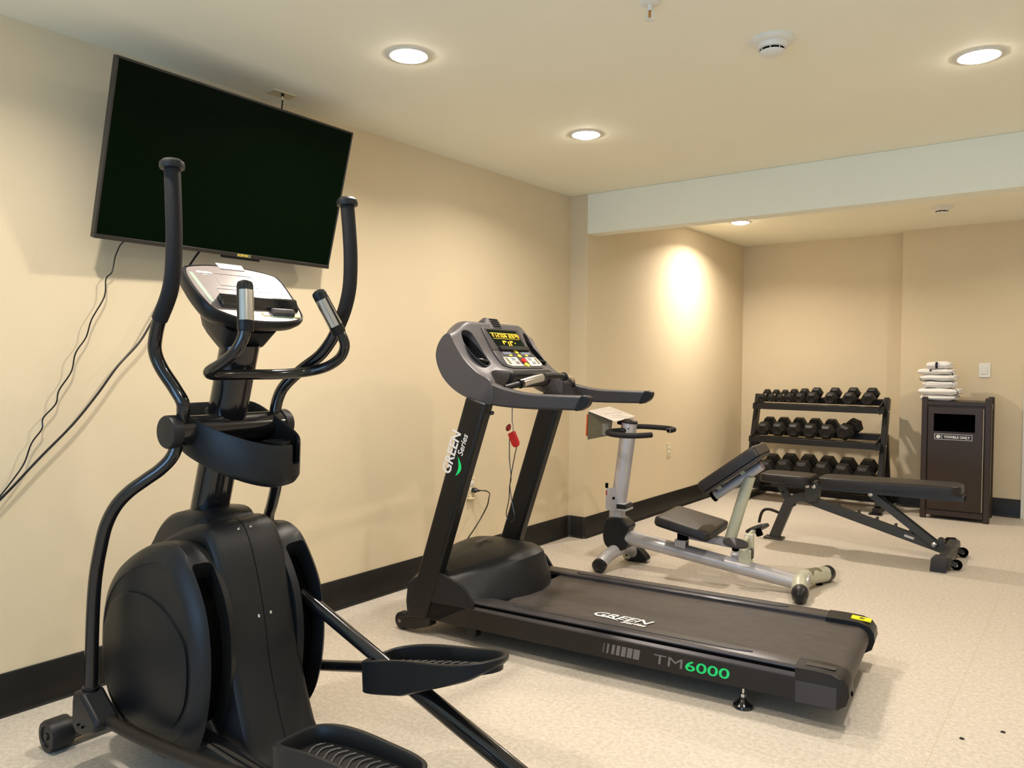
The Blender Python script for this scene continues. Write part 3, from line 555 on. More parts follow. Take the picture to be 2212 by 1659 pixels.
    def lb(k, h, dv): return [C(0.15 + (v - 0.15) * k + dv, b * k, h) for v, b in lo]
    M().loft([lb(0.55, -0.165, 0.0), lb(0.72, -0.158, 0.0), lb(0.92, -0.12, 0.0), lb(1.12, -0.06, -0.02)]).build('console_neck', MT['satin'], body, ang=50)
elliptical()

# ================================================================== TREADMILL  (local a = towards its tail, b = away from the camera)
def treadmill():
    W = 0.76
    t = thing('treadmill', (2.083, 2.786, 0), 6.0, 'black treadmill with grey console standing between the elliptical trainer and the silver stretching machine', 'exercise machine')
    # ---- frame
    for b0, b1 in ((0.0, 0.055), (W - 0.055, W)):
        sf = M().prism_b([(-1.50, 0.082), (0.30, 0.082), (0.30, 0.165), (-1.50, 0.176)], b0, b1).build('side_frame', MT['side'], t, bevel=0.005)
    M().box((-1.45, 0.05, 0.09), (-1.38, W - 0.05, 0.15)).box((-0.5, 0.05, 0.09), (-0.44, W - 0.05, 0.15)).box((0.18, 0.05, 0.09), (0.24, W - 0.05, 0.15)).build('cross_members', MT['frame_bk'], t, bevel=0.004) if False else None
    M().box((-1.48, 0.055, 0.10), (0.28, W - 0.055, 0.150)).build('deck_pan', MT['frame_bk'], t, bevel=0.004)
    # ---- belt wrapped over the rear roller
    pr = [(-1.10, 0.190), (0.30, 0.186)] + [(0.315 + 0.047 * math.sin(math.radians(q)), 0.139 + 0.047 * math.cos(math.radians(q))) for q in range(0, 181, 12)] + [(0.30, 0.092), (0.28, 0.098), (0.28, 0.152), (-1.10, 0.160)]
    belt = M().prism_b(pr, 0.098, W - 0.098).build('running_belt', MT['belt'], t, ang=30)
    text('GREEN', 'brand_lettering', MT['ink_white'], belt, (-0.697, 0.172, 0.1925), (1, 0.0, 0), (0, 1, 0), 0.072, shear=0.35, sx=1.16, bold=0.0010)
    text('Series', 'series_lettering', MT['ink_white'], belt, (-0.545, 0.140, 0.1925), (1, 0.0, 0), (0, 1, 0), 0.036, shear=0.3, sx=1.25, bold=0.0010)
    leaf(belt, MT['ink_white'], (-0.672, 0.166, 0.1915), (1, 0, 0), (0, 1, 0), 0.115, -0.022)
    # ---- foot rails
    def rail(y0, s):
        # cross-section (offset from the outer edge inwards, z)
        sec = [(0.000, 0.166), (0.000, 0.172), (0.010, 0.186), (0.012, 0.198), (0.018, 0.205), (0.030, 0.207), (0.096, 0.205), (0.104, 0.200), (0.104, 0.186), (0.03, 0.166)]
        return [(y0 + s * q, z) for q, z in sec]
    for y0, s in ((0.0, 1), (W, -1)):
        q = rail(y0, s); 
        if s < 0: q = list(reversed(q))
        rl = M().loft([[(a, y, z) for y, z in q] for a in (-1.24, 0.19)]).build('foot_rail', MT['rail_gr'], t, ang=25)
        M().loft([[(a, y0 + s * 0.0115 - s * 0.004, z) for z in (0.1675, 0.194)] + [(a, y0 + s * 0.0115, z) for z in (0.194, 0.1675)] for a in (-1.24, 0.19)]).build('rail_groove', MT['void'], rl)
        gs = M().loft([[(a, y0 + s * (0.062 + wv), z) for wv, z in ((-hw, 0.2055), (-hw * 0.9, 0.2095), (hw * 0.9, 0.2095), (hw, 0.2055))] for a, hw in ((-1.02, 0.004), (-1.012, 0.012), (-0.99, 0.019), (-0.05, 0.019), (0.0, 0.012), (0.025, 0.004))])
        gs.build('grip_strip', MT['dgrey'], rl)
    # ---- rear end caps
    for y0, s, nm in ((0.0, 1, 0), (W, -1, 1)):
        side = [(0.19, 0.076), (0.19, 0.168), (0.19, 0.205), (0.26, 0.206), (0.318, 0.203), (0.352, 0.192), (0.368, 0.168), (0.372, 0.135), (0.362, 0.098), (0.335, 0.078), (0.28, 0.074)]
        def sec(q, k): return [(0.19 + (a - 0.19) * k, y0 + s * q, 0.14 + (z - 0.14) * (0.97 if k < 0.995 else 1.0)) for a, z in side]
        rings = [sec(-0.001, 0.93), sec(0.004, 0.99), sec(0.010, 1.0), sec(0.105, 1.0)] if nm == 0 else [sec(-0.001, 0.95), sec(0.004, 1.04), sec(0.010, 1.06), sec(0.12, 1.06)]
        if s < 0: rings = [list(reversed(r)) for r in rings]
        ec = M().loft(rings).build('end_cap', MT['side'] if nm == 0 else MT['black'], t, ang=40)
        if nm == 0:
            M().box((0.192, -0.003, 0.080), (0.330, 0.0, 0.158)).build('grey_patch', MT['dgrey'], ec, bevel=0.001)
            M().box((0.22, 0.035, 0.2055), (0.32, 0.065, 0.2085)).build('raised_pad', MT['rail_gr'], ec, bevel=0.002)
        else:
            st = M().loft([[(0.285, W - 0.083, z), (0.362, W - 0.083, z - 0.005), (0.362, W - 0.035, z - 0.005), (0.285, W - 0.035, z)] for z in (0.2055, 0.2085)]).build('warning_sticker', MT['yellow'], ec)
            M().add([(0.315, W - 0.07, 0.2083), (0.34, W - 0.062, 0.2068), (0.322, W - 0.050, 0.208)], [(0, 1, 2)]).build('sticker_mark', MT['ink_dark'], st, smooth=False)
        M().cyl((0.371, y0 + s * 0.05, 0.13), (0.376, y0 + s * 0.05, 0.13), 0.008).build('adjuster_bolt', MT['void'], ec)
    # ---- levelling feet
    for y in (0.035, W - 0.035):
        f = M().cyl((0, y, 0.02), (0, y, 0.09), 0.0055, n=12).build('leveling_foot', MT['chrome'], t)
        M().rev([(0.011, 0.040), (0.011, 0.052), (0.009, 0.054)], (0, y, 0), (0, 0, 1), 6).build('nut', MT['chrome'], f)
        M().rev([(0.036, 0.0), (0.038, 0.004), (0.036, 0.012), (0.018, 0.026), (0.011, 0.040), (0.002, 0.041)], (0, y, 0), (0, 0, 1), 32).build('rubber_base', MT['gloss'], f)
    # ---- front wheels
    for y in (0.005, W - 0.045):
        wh = M().rev([(0.001, 0), (0.034, 0.0), (0.042, 0.006), (0.042, 0.034), (0.034, 0.04), (0.001, 0.04)], (-1.615, y, 0.044), (0, 1, 0), 32).build('transport_wheel', MT['black'], t)
        M().prism_b([(-1.63, 0.03), (-1.63, 0.066), (-1.50, 0.09), (-1.44, 0.09), (-1.44, 0.050), (-1.53, 0.02), (-1.56, 0.016)], y - 0.008, y + 0.048).build('wheel_bracket', MT['side'], wh, bevel=0.005)
        M().cyl((-1.618, y - 0.010, 0.046), (-1.618, y - 0.006, 0.046), 0.008).build('axle_screw', MT['purple'], wh)
    M().box((-1.235, 0.004, 0.045), (-1.185, 0.05, 0.084)).build('lift_bracket', MT['frame_bk'], t, bevel=0.003)
    # ---- motor hood
    hood = []
    N = 14
    def hp(b):
        k = 1 - abs(b - W / 2) / (W / 2); e = min(1.0, k / 0.22); s = e * e * (3 - 2 * e); m = math.sin(math.pi * min(1, k) / 2)
        zt = 0.30 + 0.095 * m * (0.35 + 0.65 * s); ap = -1.345 + 0.255 * m; ae = -1.235 + 0.185 * m
        return [(-1.575, 0.085), (-1.583, 0.15), (-1.573 - 0.02 * s, 0.235), (-1.535 - 0.01 * s, zt - 0.035), (-1.48, zt - 0.006), (-1.42, zt), (ap - 0.05, zt - 0.006), (ap - 0.01, zt - 0.020), (ap + 0.010, zt - 0.034), (ap + (ae - ap) * 0.55, zt - 0.075 - 0.02 * m), (ae, 0.205), (ae + 0.002, 0.17), (-1.4, 0.085)]
    bs = [0.0, 0.006, 0.03, 0.07, 0.11, 0.16, 0.22, 0.29, 0.38]; bs = bs + [W - q for q in reversed(bs[:-1])]
    for b in bs:
        q = hp(b); k = 0.985 if b in (0.0, W) else 1.0
        hood.append([(-1.40 + (a + 1.40) * k, b, 0.2 + (z - 0.2) * k) for a, z in q])
    hood = [list(reversed(r)) for r in hood] if False else hood
    hd = M().loft(hood).build('motor_hood', MT['satin'], t, ang=30)
    # side panel with the pointed tail
    for y in (-0.004, W - 0.012):
        q = crc([(-1.46, 0, 0.18), (-1.46, 0, 0.30), (-1.40, 0, 0.313), (-1.33, 0, 0.292), (-1.26, 0, 0.268), (-1.222, 0, 0.235), (-1.197, 0, 0.178), (-1.30, 0, 0.172)], 4)
        M().prism_b([(p.x, p.z) for p in q], y, y + 0.016).build('hood_side_panel', MT['satin'], hd, bevel=0.001)
    text('GREEN', 'brand_lettering', MT['ink_grey'], hd, (-1.36, 0.285, 0.400), (0.0, 1, 0.0), (-1, 0, 0.05), 0.04, shear=0.3, sx=1.1, bold=0.001)
    text('Series', 'series_lettering', MT['ink_grey'], hd, (-1.335, 0.34, 0.400), (0.0, 1, 0.0), (-1, 0, 0.05), 0.02, shear=0.25, sx=1.2)
    # ---- uprights
    for b0, b1, nm in ((-0.012, 0.056, 0), (W - 0.056, W + 0.012, 1)):
        lo0, lo1, hi1, hi0 = (-1.578, 0.070), (-1.458, 0.082), (-1.124, 1.103), (-1.238, 1.132)
        up = M().prism_b([lo0, lo1, hi1, hi0], b0, b1).build('upright', MT['frame_bk'], t, bevel=0.014, seg=4)
        if nm == 0:
            ud = V((0.352, 0, 1.09)).normalized(); yd = V((-ud.z, 0, ud.x))
            text('GREEN', 'brand_lettering', MT['ink_white'], up, V((-1.322, -0.0132, 0.770)), ud, yd, 0.066, shear=0.12, sx=1.0, bold=0.0014)
            text('Series', 'series_lettering', MT['ink_white'], up, V((-1.252, -0.0132, 0.860)), ud, yd, 0.042, shear=0.2, sx=1.0, bold=0.0004)
            leaf(up, MT['ink_green'], V((-1.288, -0.0132, 0.770)), ud, yd, 0.088, 0.030)
        bt = M()
        for a, z in ((-1.253, 1.085), (-1.118, 1.060)): bt.rev([(0.008, -0.01), (0.009, 0.0), (0.009, 0.006), (0.006, 0.010), (0.001, 0.011)], (a, (b0 + b1) / 2, z), (-1 if a < -1.2 else 1, 0, 0.3), 12)
        bt.build('bolts', MT['gloss'], up)
    # ---- handrails
    for b0, b1 in ((0.004, 0.052), (W - 0.052, W - 0.004)):
        top = cr([(-1.125, 0, 1.198), (-1.06, 0, 1.176), (-0.98, 0, 1.160), (-0.90, 0, 1.152), (-0.80, 0, 1.150), (-0.668, 0, 1.149)], 4)
        bot = cr([(-0.668, 0, 1.088), (-0.80, 0, 1.086), (-0.90, 0, 1.085), (-1.0, 0, 1.087), (-1.08, 0, 1.092), (-1.150, 0, 1.100)], 4)
        hr = M().prism_b([(p.x, p.z) for p in top + bot], b0, b1).build('handrail', MT['dgrey'], t, bevel=0.010, seg=4)
        q = crc([(-0.67, 0, 1.1495), (-0.645, 0, 1.148), (-0.636, 0, 1.136), (-0.648, 0, 1.108), (-0.672, 0, 1.092), (-0.70, 0, 1.087), (-0.69, 0, 1.12)], 4)
        M().prism_b([(p.x, p.z) for p in q], b0 - 0.001, b1 + 0.001).build('handrail_tip', MT['black'], hr, bevel=0.006)
    # ---- console shell
    BC = 0.40; 
    side = [(-1.108, 1.100), (-1.20, 1.112), (-1.30, 1.152), (-1.375, 1.215), (-1.413, 1.295), (-1.408, 1.355), (-1.375, 1.405), (-1.338, 1.417), (-1.308, 1.372), (-1.255, 1.300), (-1.185, 1.240), (-1.108, 1.196)]
    cent = [(-1.155, 1.180), (-1.215, 1.170), (-1.30, 1.205), (-1.395, 1.265), (-1.452, 1.340), (-1.455, 1.415), (-1.405, 1.468), (-1.345, 1.478), (-1.318, 1.445), (-1.250, 1.338), (-1.184, 1.270), (-1.130, 1.238)]
    sm = lambda x: 0 if x <= 0 else 1 if x >= 1 else x * x * (3 - 2 * x)
    def prof(b):
        u = b if b < BC else 2 * BC - b
        if b > BC: u = BC - (b - BC) * BC / (W - BC)
        k = sm((u - 0.03) / 0.17); kf = sm((u - 0.0) / 0.16)
        g = math.exp(-((u - 0.115) / 0.05) ** 2)
        res = []
        for i, ((a0, z0), (a1, z1)) in enumerate(zip(side, cent)):
            q = kf if 3 <= i <= 8 else k
            a = a0 + (a1 - a0) * q; z = z0 + (z1 - z0) * q
            if i in (0, 11): a -= 0.060 * g; z += 0.02 * g if i == 11 else 0.0
            if i == 0: z += 0.03 * g
            if i in (1,): a -= 0.03 * g; z += 0.01 * g
            res.append((a, 0, z))
        return [(p.x, p.z) for p in crc(res, 4)]
    bs = [0.0, 0.003, 0.010, 0.035, 0.055, 0.075, 0.095, 0.115, 0.14, 0.165, 0.19, 0.22, 0.28, 0.34, 0.40, 0.46, 0.52, 0.57, 0.595, 0.62, 0.645, 0.665, 0.685, 0.705, 0.725, 0.75, 0.757, 0.76]
    rings = []
    for i, b in enumerate(bs):
        q = prof(b); k = {0: 0.955, 1: 0.985, len(bs) - 1: 0.955, len(bs) - 2: 0.985}.get(i, 1.0)
        ca_ = sum(p[0] for p in q) / len(q); cz_ = sum(p[1] for p in q) / len(q)
        # shrink towards the profile's own mid-line so the edge rounds over
        rr = []
        for (a, z) in q:
            if k < 1: 
                d = V((a - ca_, z - cz_)); d2 = d * (1 - (1 - k) * 0.6) if d.length else d; a, z = ca_ + d2.x, cz_ + d2.y
            rr.append((a, b, z))
        rings.append(rr)
    sh = M().loft(rings).build('console', MT['grey'], t, ang=50)
    dh = V((0.70, 0, -0.72))  # down the slope
    nh = V((0.72, 0, 0.70))
    cs = []
    for bc in (0.108, W - 0.108):
        o = V((-1.272, bc, 1.345))
        pts = crc([(-0.095, -0.028, 0), (-0.085, 0.025, 0), (-0.02, 0.046, 0), (0.06, 0.046, 0), (0.10, 0.030, 0), (0.105, -0.02, 0), (0.05, -0.044, 0), (-0.03, -0.046, 0)], 4)
        c = M().loft([[o + dh * p.x + V((0, p.y, 0)) + nh * h for p in pts] for h in (-0.085, 0.12)]).build('cutter', MT['void'], t)
        cs.append(c)
    cut(sh, *cs)
    for bc in (0.108, W - 0.108):
        o = V((-1.272, bc, 1.345))
        pts = crc([(-0.095, -0.028, 0), (-0.085, 0.025, 0), (-0.02, 0.046, 0), (0.06, 0.046, 0), (0.10, 0.030, 0), (0.105, -0.02, 0), (0.05, -0.044, 0), (-0.03, -0.046, 0)], 4)
        def q(k, h): return [o + dh * (p.x * k) + V((0, p.y * k, 0)) + nh * h for p in pts]
        ch = M().loft([q(0.995, -0.078), q(0.995, 0.0), q(0.93, 0.0), q(0.93, -0.07)]).build('bottle_holder', MT['black'], sh, ang=30)
        M().loft([q(0.5, 0.0), q(0.48, -0.02)]) 
        M().bar(o + dh * 0.05 + nh * -0.012 + V((0, -0.02, 0)), o + dh * 0.085 + nh * 0.004 + V((0, 0.03, 0)), 0.03, 0.012).build('retaining_tab', MT['gloss'], ch, bevel=0.004)
    # ---- centre panel
    def Sg(p0, p1):
        p0 = V((p0[0], 0, p0[1])); p1 = V((p1[0], 0, p1[1])); d = (p1 - p0).normalized(); n = V((-d.z, 0, d.x)); L = (p1 - p0).length
        return lambda v, b, h=0.0: p0 + d * (v * L) + V((0, b, 0)) + n * h, d, n
    F1, d1_, n1_ = Sg((-1.318, 1.445), (-1.25, 1.338)); F2, d2_, n2_ = Sg((-1.25, 1.338), (-1.184, 1.270)); F3, d3_, n3_ = Sg((-1.184, 1.27), (-1.13, 1.238))
    bez = crc([(-0.10, 0.225, 0), (-0.13, 0.40, 0), (-0.10, 0.575, 0), (0.5, 0.595, 0), (1.0, 0.60, 0), (1.0, 0.20, 0), (0.5, 0.205, 0)], 3)
    def slab(F, v0, v1, b0, b1, h0, h1, b0b=None, b1b=None):
        b0b = b0 if b0b is None else b0b; b1b = b1 if b1b is None else b1b
        q = [(v0, b0), (v0, b1), (v1, b1b), (v1, b0b)]
        return [[F(v, b, h0) for v, b in q], [F(v, b, h1) for v, b in q]]
    def mk(F, *a, m=None): return (m or M()).loft(slab(F, *a))
    bp = M(); mk(F1, -0.05, 1.0, 0.235, 0.575, -0.02, 0.008, 0.225, 0.585, m=bp); mk(F2, 0.0, 1.0, 0.225, 0.585, -0.02, 0.008, 0.215, 0.60, m=bp); mk(F3, 0.0, 0.55, 0.215, 0.60, -0.02, 0.007, 0.27, 0.55, m=bp)
    pn = bp.build('control_panel', MT['dgrey'], t, bevel=0.004)
    mk(F1, 0.05, 0.80, 0.262, 0.535, 0.006, 0.010, 0.285, 0.552).build('display', MT['screen'], pn, bevel=0.001)
    rb = random.Random(3); lt = M()
    for k in range(17):
        if k in (1, 9): continue
        b = 0.288 + k * 0.0148
        for r in range(5):
            for c in range(3):
                if rb.random() < 0.62: mk(F1, 0.245 + r * 0.034, 0.272 + r * 0.034, b + c * 0.0042, b + c * 0.0042 + 0.0034, 0.0098, 0.0106, m=lt)
    tag(lt.build('led_dots', MT['amber'], pn, smooth=False), kind='stuff')
    for q in (((0.56, 0.62, 0.352, 0.385), (0.56, 0.72, 0.352, 0.360)), ((0.60, 0.80, 0.398, 0.406),), ((0.56, 0.62, 0.418, 0.448), (0.56, 0.78, 0.418, 0.426)), ((0.63, 0.67, 0.462, 0.470),)):
        g = M()
        for v0, v1, b0, b1 in q: mk(F1, v0, v1, b0, b1, 0.0098, 0.0108, m=g)
        g.build('led_digit', MT['amber'], pn, smooth=False)
    mk(F1, 0.20, 0.225, 0.275, 0.53, 0.0098, 0.0103, 0.275, 0.53).build('led_frame', MT['keyyel'], pn, smooth=False)
    mk(F1, 0.455, 0.47, 0.285, 0.53, 0.0098, 0.0103, 0.285, 0.53).build('led_frame', MT['keyyel'], pn, smooth=False)
    mk(F1, 0.84, 1.02, 0.285, 0.56, 0.006, 0.022).build('magazine_ledge', MT['gloss'], pn, bevel=0.003)
    kp = mk(F2, 0.08, 0.98, 0.283, 0.565, 0.006, 0.0095, 0.245, 0.59).build('keypad', MT['dgrey'], pn, bevel=0.001)
    for b0, b1 in ((0.292, 0.37), (0.462, 0.552)):
        for i in range(4):
            q = b0 + (b1 - b0) * i / 4; mk(F2, 0.12, 0.30, q + 0.002, q + (b1 - b0) / 4 - 0.002, 0.009, 0.0108).build('key', MT['keyblue'], pn)
    for sd_ in ((0.262, 0.385, 0.250, 0.385, 0.252, 0.39, 0.275, 0.39), (0.465, 0.578, 0.465, 0.588, 0.46, 0.585, 0.46, 0.560)):
        lk = mk(F2, 0.50, 1.0, sd_[0], sd_[1], 0.009, 0.0104, sd_[2], sd_[3]); mk(F3, 0.0, 0.28, sd_[4], sd_[5], 0.006, 0.0095, sd_[6], sd_[7], m=lk)
        lk.build('key_field', MT['keygrey'], pn)
    for v0, v1, b0, b1, kc in ((0.56, 0.72, 0.325, 0.355, 'keyblue'), (0.56, 0.72, 0.485, 0.515, 'keyblue'), (0.82, 0.98, 0.34, 0.37, 'purple'), (0.82, 0.98, 0.50, 0.53, 'keyblue'), (0.56, 0.98, 0.272, 0.292, 'beige_strip'), (0.56, 0.98, 0.55, 0.568, 'beige_strip')):
        mk(F2, v0, v1, b0, b1, 0.010, 0.0118).build('key', MT[kc], pn)
    def disc(F, v, b, r, h, m, name, d, rb=1.0):
        M().loft([[F(v, b, 0.008) + V((0, r * rb * math.cos(x), 0)) + d * (r * math.sin(x)) for x in [k * math.tau / 20 for k in range(20)]], [F(v, b, h) + V((0, r * rb * math.cos(x), 0)) + d * (r * math.sin(x)) for x in [k * math.tau / 20 for k in range(20)]]]).build(name, m, pn)
    disc(F2, 0.12, 0.425, 0.012, 0.012, MT['keyyel'], 'yellow_key', d2_, 1.35); disc(F2, 0.42, 0.425, 0.011, 0.012, MT['keyyel'], 'yellow_key', d2_, 1.35)
    for b in (0.345, 0.498): disc(F2, 0.38, b, 0.005, 0.0115, MT['keyyel'], 'yellow_key', d2_, 3.0)
    disc(F2, 0.78, 0.425, 0.013, 0.018, MT['red'], 'stop_button', d2_, 1.2); disc(F2, 1.06, 0.425, 0.014, 0.014, MT['keyyel'], 'start_button', d2_, 1.2)
    cw = [(-1.150, 1.252), (-1.128, 1.243), (-1.112, 1.228), (-1.138, 1.176), (-1.152, 1.165), (-1.225, 1.158), (-1.225, 1.20)]
    M().prism_b(cw, 0.205, 0.600).build('lower_cowl', MT['black'], t, bevel=0.010)
    # ---- fan outlet
    fn = M().loft([[V((-1.405, b, z - 0.02)), V((-1.372, b, z)), V((-1.352, b, z - 0.004)), V((-1.302, b, z - 0.078)), V((-1.33, b, 1.41)), V((-1.40, b, 1.42))] for b, z in ((0.318, 1.490), (0.338, 1.506), (0.436, 1.506), (0.456, 1.490))]).build('fan_outlet', MT['grey'], t, bevel=0.004)
    p0_ = V((-1.352, 0, 1.502)); p1_ = V((-1.302, 0, 1.428)); nf = V((0.83, 0, 0.56))
    for i in range(6):
        p = p0_.lerp(p1_, 0.08 + 0.145 * i) + nf * 0.0012
        M().bar(p + V((0, 0.352, 0)), p + V((0, 0.424, 0)), 0.0060, 0.002, up=nf).build('louver', MT['void'], fn)
    # ---- grip bar between the handrails
    gb = M().tube(cr([(-1.065, 0.045, 1.172), (-1.045, 0.12, 1.186), (-1.02, 0.21, 1.205), (-1.00, 0.30, 1.219), (-0.995, 0.39, 1.223), (-1.00, 0.48, 1.219), (-1.02, 0.57, 1.205), (-1.045, 0.65, 1.186), (-1.065, 0.72, 1.172)], 5), 0.0135, 18).build('grip_bar', MT['black'], t)
    for pts in ([(-1.038, 0.145, 1.191), (-1.02, 0.21, 1.205), (-1.005, 0.28, 1.216)], [(-1.005, 0.50, 1.216), (-1.02, 0.57, 1.205), (-1.038, 0.635, 1.191)]):
        sg = M().tube(cr(pts, 4), 0.0195, 20).build('sensor_grip', MT['chrome'], gb)
        for p, q in ((pts[0], pts[1]), (pts[-1], pts[1])):
            p = V(p); d = (V(q) - p).normalized(); M().cyl(p - d * 0.012, p + d * 0.003, 0.0215).build('grip_collar', MT['gloss'], sg)
    # ---- safety key hanging on its cord
    kx = V((-1.24, 0.40, 1.19)); c = M()
    c.tube([kx, kx + V((0, 0, -0.20))], 0.0024, 8)
    c.tube(cr([kx + V((0, 0, -0.20)), kx + V((0.005, 0, -0.215)), kx + V((0.006, 0, -0.255))]), 0.0018, 8)
    sk = c.build('safety_cord', MT['gloss'], t)
    M().rev([(0.003, 0), (0.011, 0.01), (0.013, 0.025), (0.009, 0.034), (0.002, 0.04)], kx + V((-0.012, 0, -0.210)), (-0.45, 0, -0.9), 14).build('red_clip', MT['dred'], sk)
    d = V((0.42, 0, -0.9)).normalized(); e_ = V((0.9, 0, 0.42)).normalized(); o = kx + V((-0.004, 0, -0.250))
    pl = [(-0.020, 0), (0.020, 0), (0.021, 0.06), (0.015, 0.074), (0.0, 0.079), (-0.015, 0.074), (-0.021, 0.06)]
    M().loft([[o + e_ * x + d * y + V((0, h, 0)) for x, y in pl] for h in (-0.009, 0.009)]).build('red_key', MT['red'], sk, bevel=0.005)
    b0 = o + d * 0.075 + V((-0.022, 0, 0))
    lp = [o + d * 0.075, b0 + V((0.010, 0, -0.05)), b0 + V((-0.012, 0, -0.16)), b0 + V((-0.014, 0.0, -0.22)), b0 + V((0.002, 0, -0.30)), b0 + V((0.012, 0, -0.345)), b0 + V((0.003, 0, -0.372)), b0 + V((-0.012, 0, -0.378)), b0 + V((-0.028, 0, -0.365)), b0 + V((-0.036, 0, -0.335)), b0 + V((-0.024, 0.004, -0.27)), b0 + V((-0.02, 0.004, -0.20)), b0 + V((-0.012, 0.004, -0.16)), b0 + V((-0.022, 0.004, -0.06)), o + V((-0.010, 0.0, -0.02))]
    M().tube(cr(lp, 5), 0.0025, 8).build('lanyard_loop', MT['gloss'], sk)
    # ---- side lettering and bars
    sd = MT['ink_grey']; xd, yd = (1, 0, 0), (0, 0, 1); zb = 0.1065; y = -0.0008; fr0 = [o_ for o_ in t.children if o_.name.startswith('side_frame')][0]
    m = M(); x = -0.560
    for i, wd in enumerate((0.0035, 0.0085, 0.013, 0.015, 0.0185, 0.022, 0.026)):
        m.loft([[(x + 0.0, yy, zb), (x + wd, yy, zb), (x + wd + 0.006, yy, zb + 0.040), (x + 0.006, yy, zb + 0.040)] for yy in (y - 0.0004, y + 0.001)]); x += wd + (0.0125 if i < 2 else 0.0095 - 0.0009 * i)
    m.build('bar_emblem', MT['ink_grey'], fr0, smooth=False)
    text('TM', 'model_lettering', MT['ink_grey'], fr0, (-0.345, y, zb + 0.001), xd, yd, 0.0545, shear=0.06, sx=1.66, bold=0.0)
    text('6000', 'model_number', MT['ink_green'], fr0, (-0.217, y - 0.0006, zb + 0.001), xd, yd, 0.0545, shear=0.06, sx=1.60, bold=0.0006, spacing=1.0)
    return t
treadmill()

# ================================================================== STRETCHING MACHINE (silver)
def slab_pad(o, u, w_, n, L, W_, T, r=0.03):
    """cushion: o centre of underside, u along L, w_ along W, n up"""
    o = V(o); u = V(u).normalized(); w_ = V(w_).normalized(); n = V(n).normalized(); rings = []
    def ring(k, h):
        pts = []; a, b = L / 2 - k, W_ / 2 - k; rr = max(0.004, r - k * 0.5)
        for sx, sy, a0 in ((1, 1, 0), (-1, 1, 90), (-1, -1, 180), (1, -1, 270)):
            for i in range(5):
                th = math.radians(a0 + i * 22.5); pts.append(o + u * (sx * (a - rr) + rr * math.cos(th)) + w_ * (sy * (b - rr) + rr * math.sin(th)) + n * h)
        return pts
    for k, h in ((0.006, 0), (0.0, 0.004), (0.0, T * 0.72), (0.004, T * 0.9), (0.012, T * 0.985), (0.024, T), (0.05, T + 0.002)): rings.append(ring(k, h))
    return M().loft(rings)
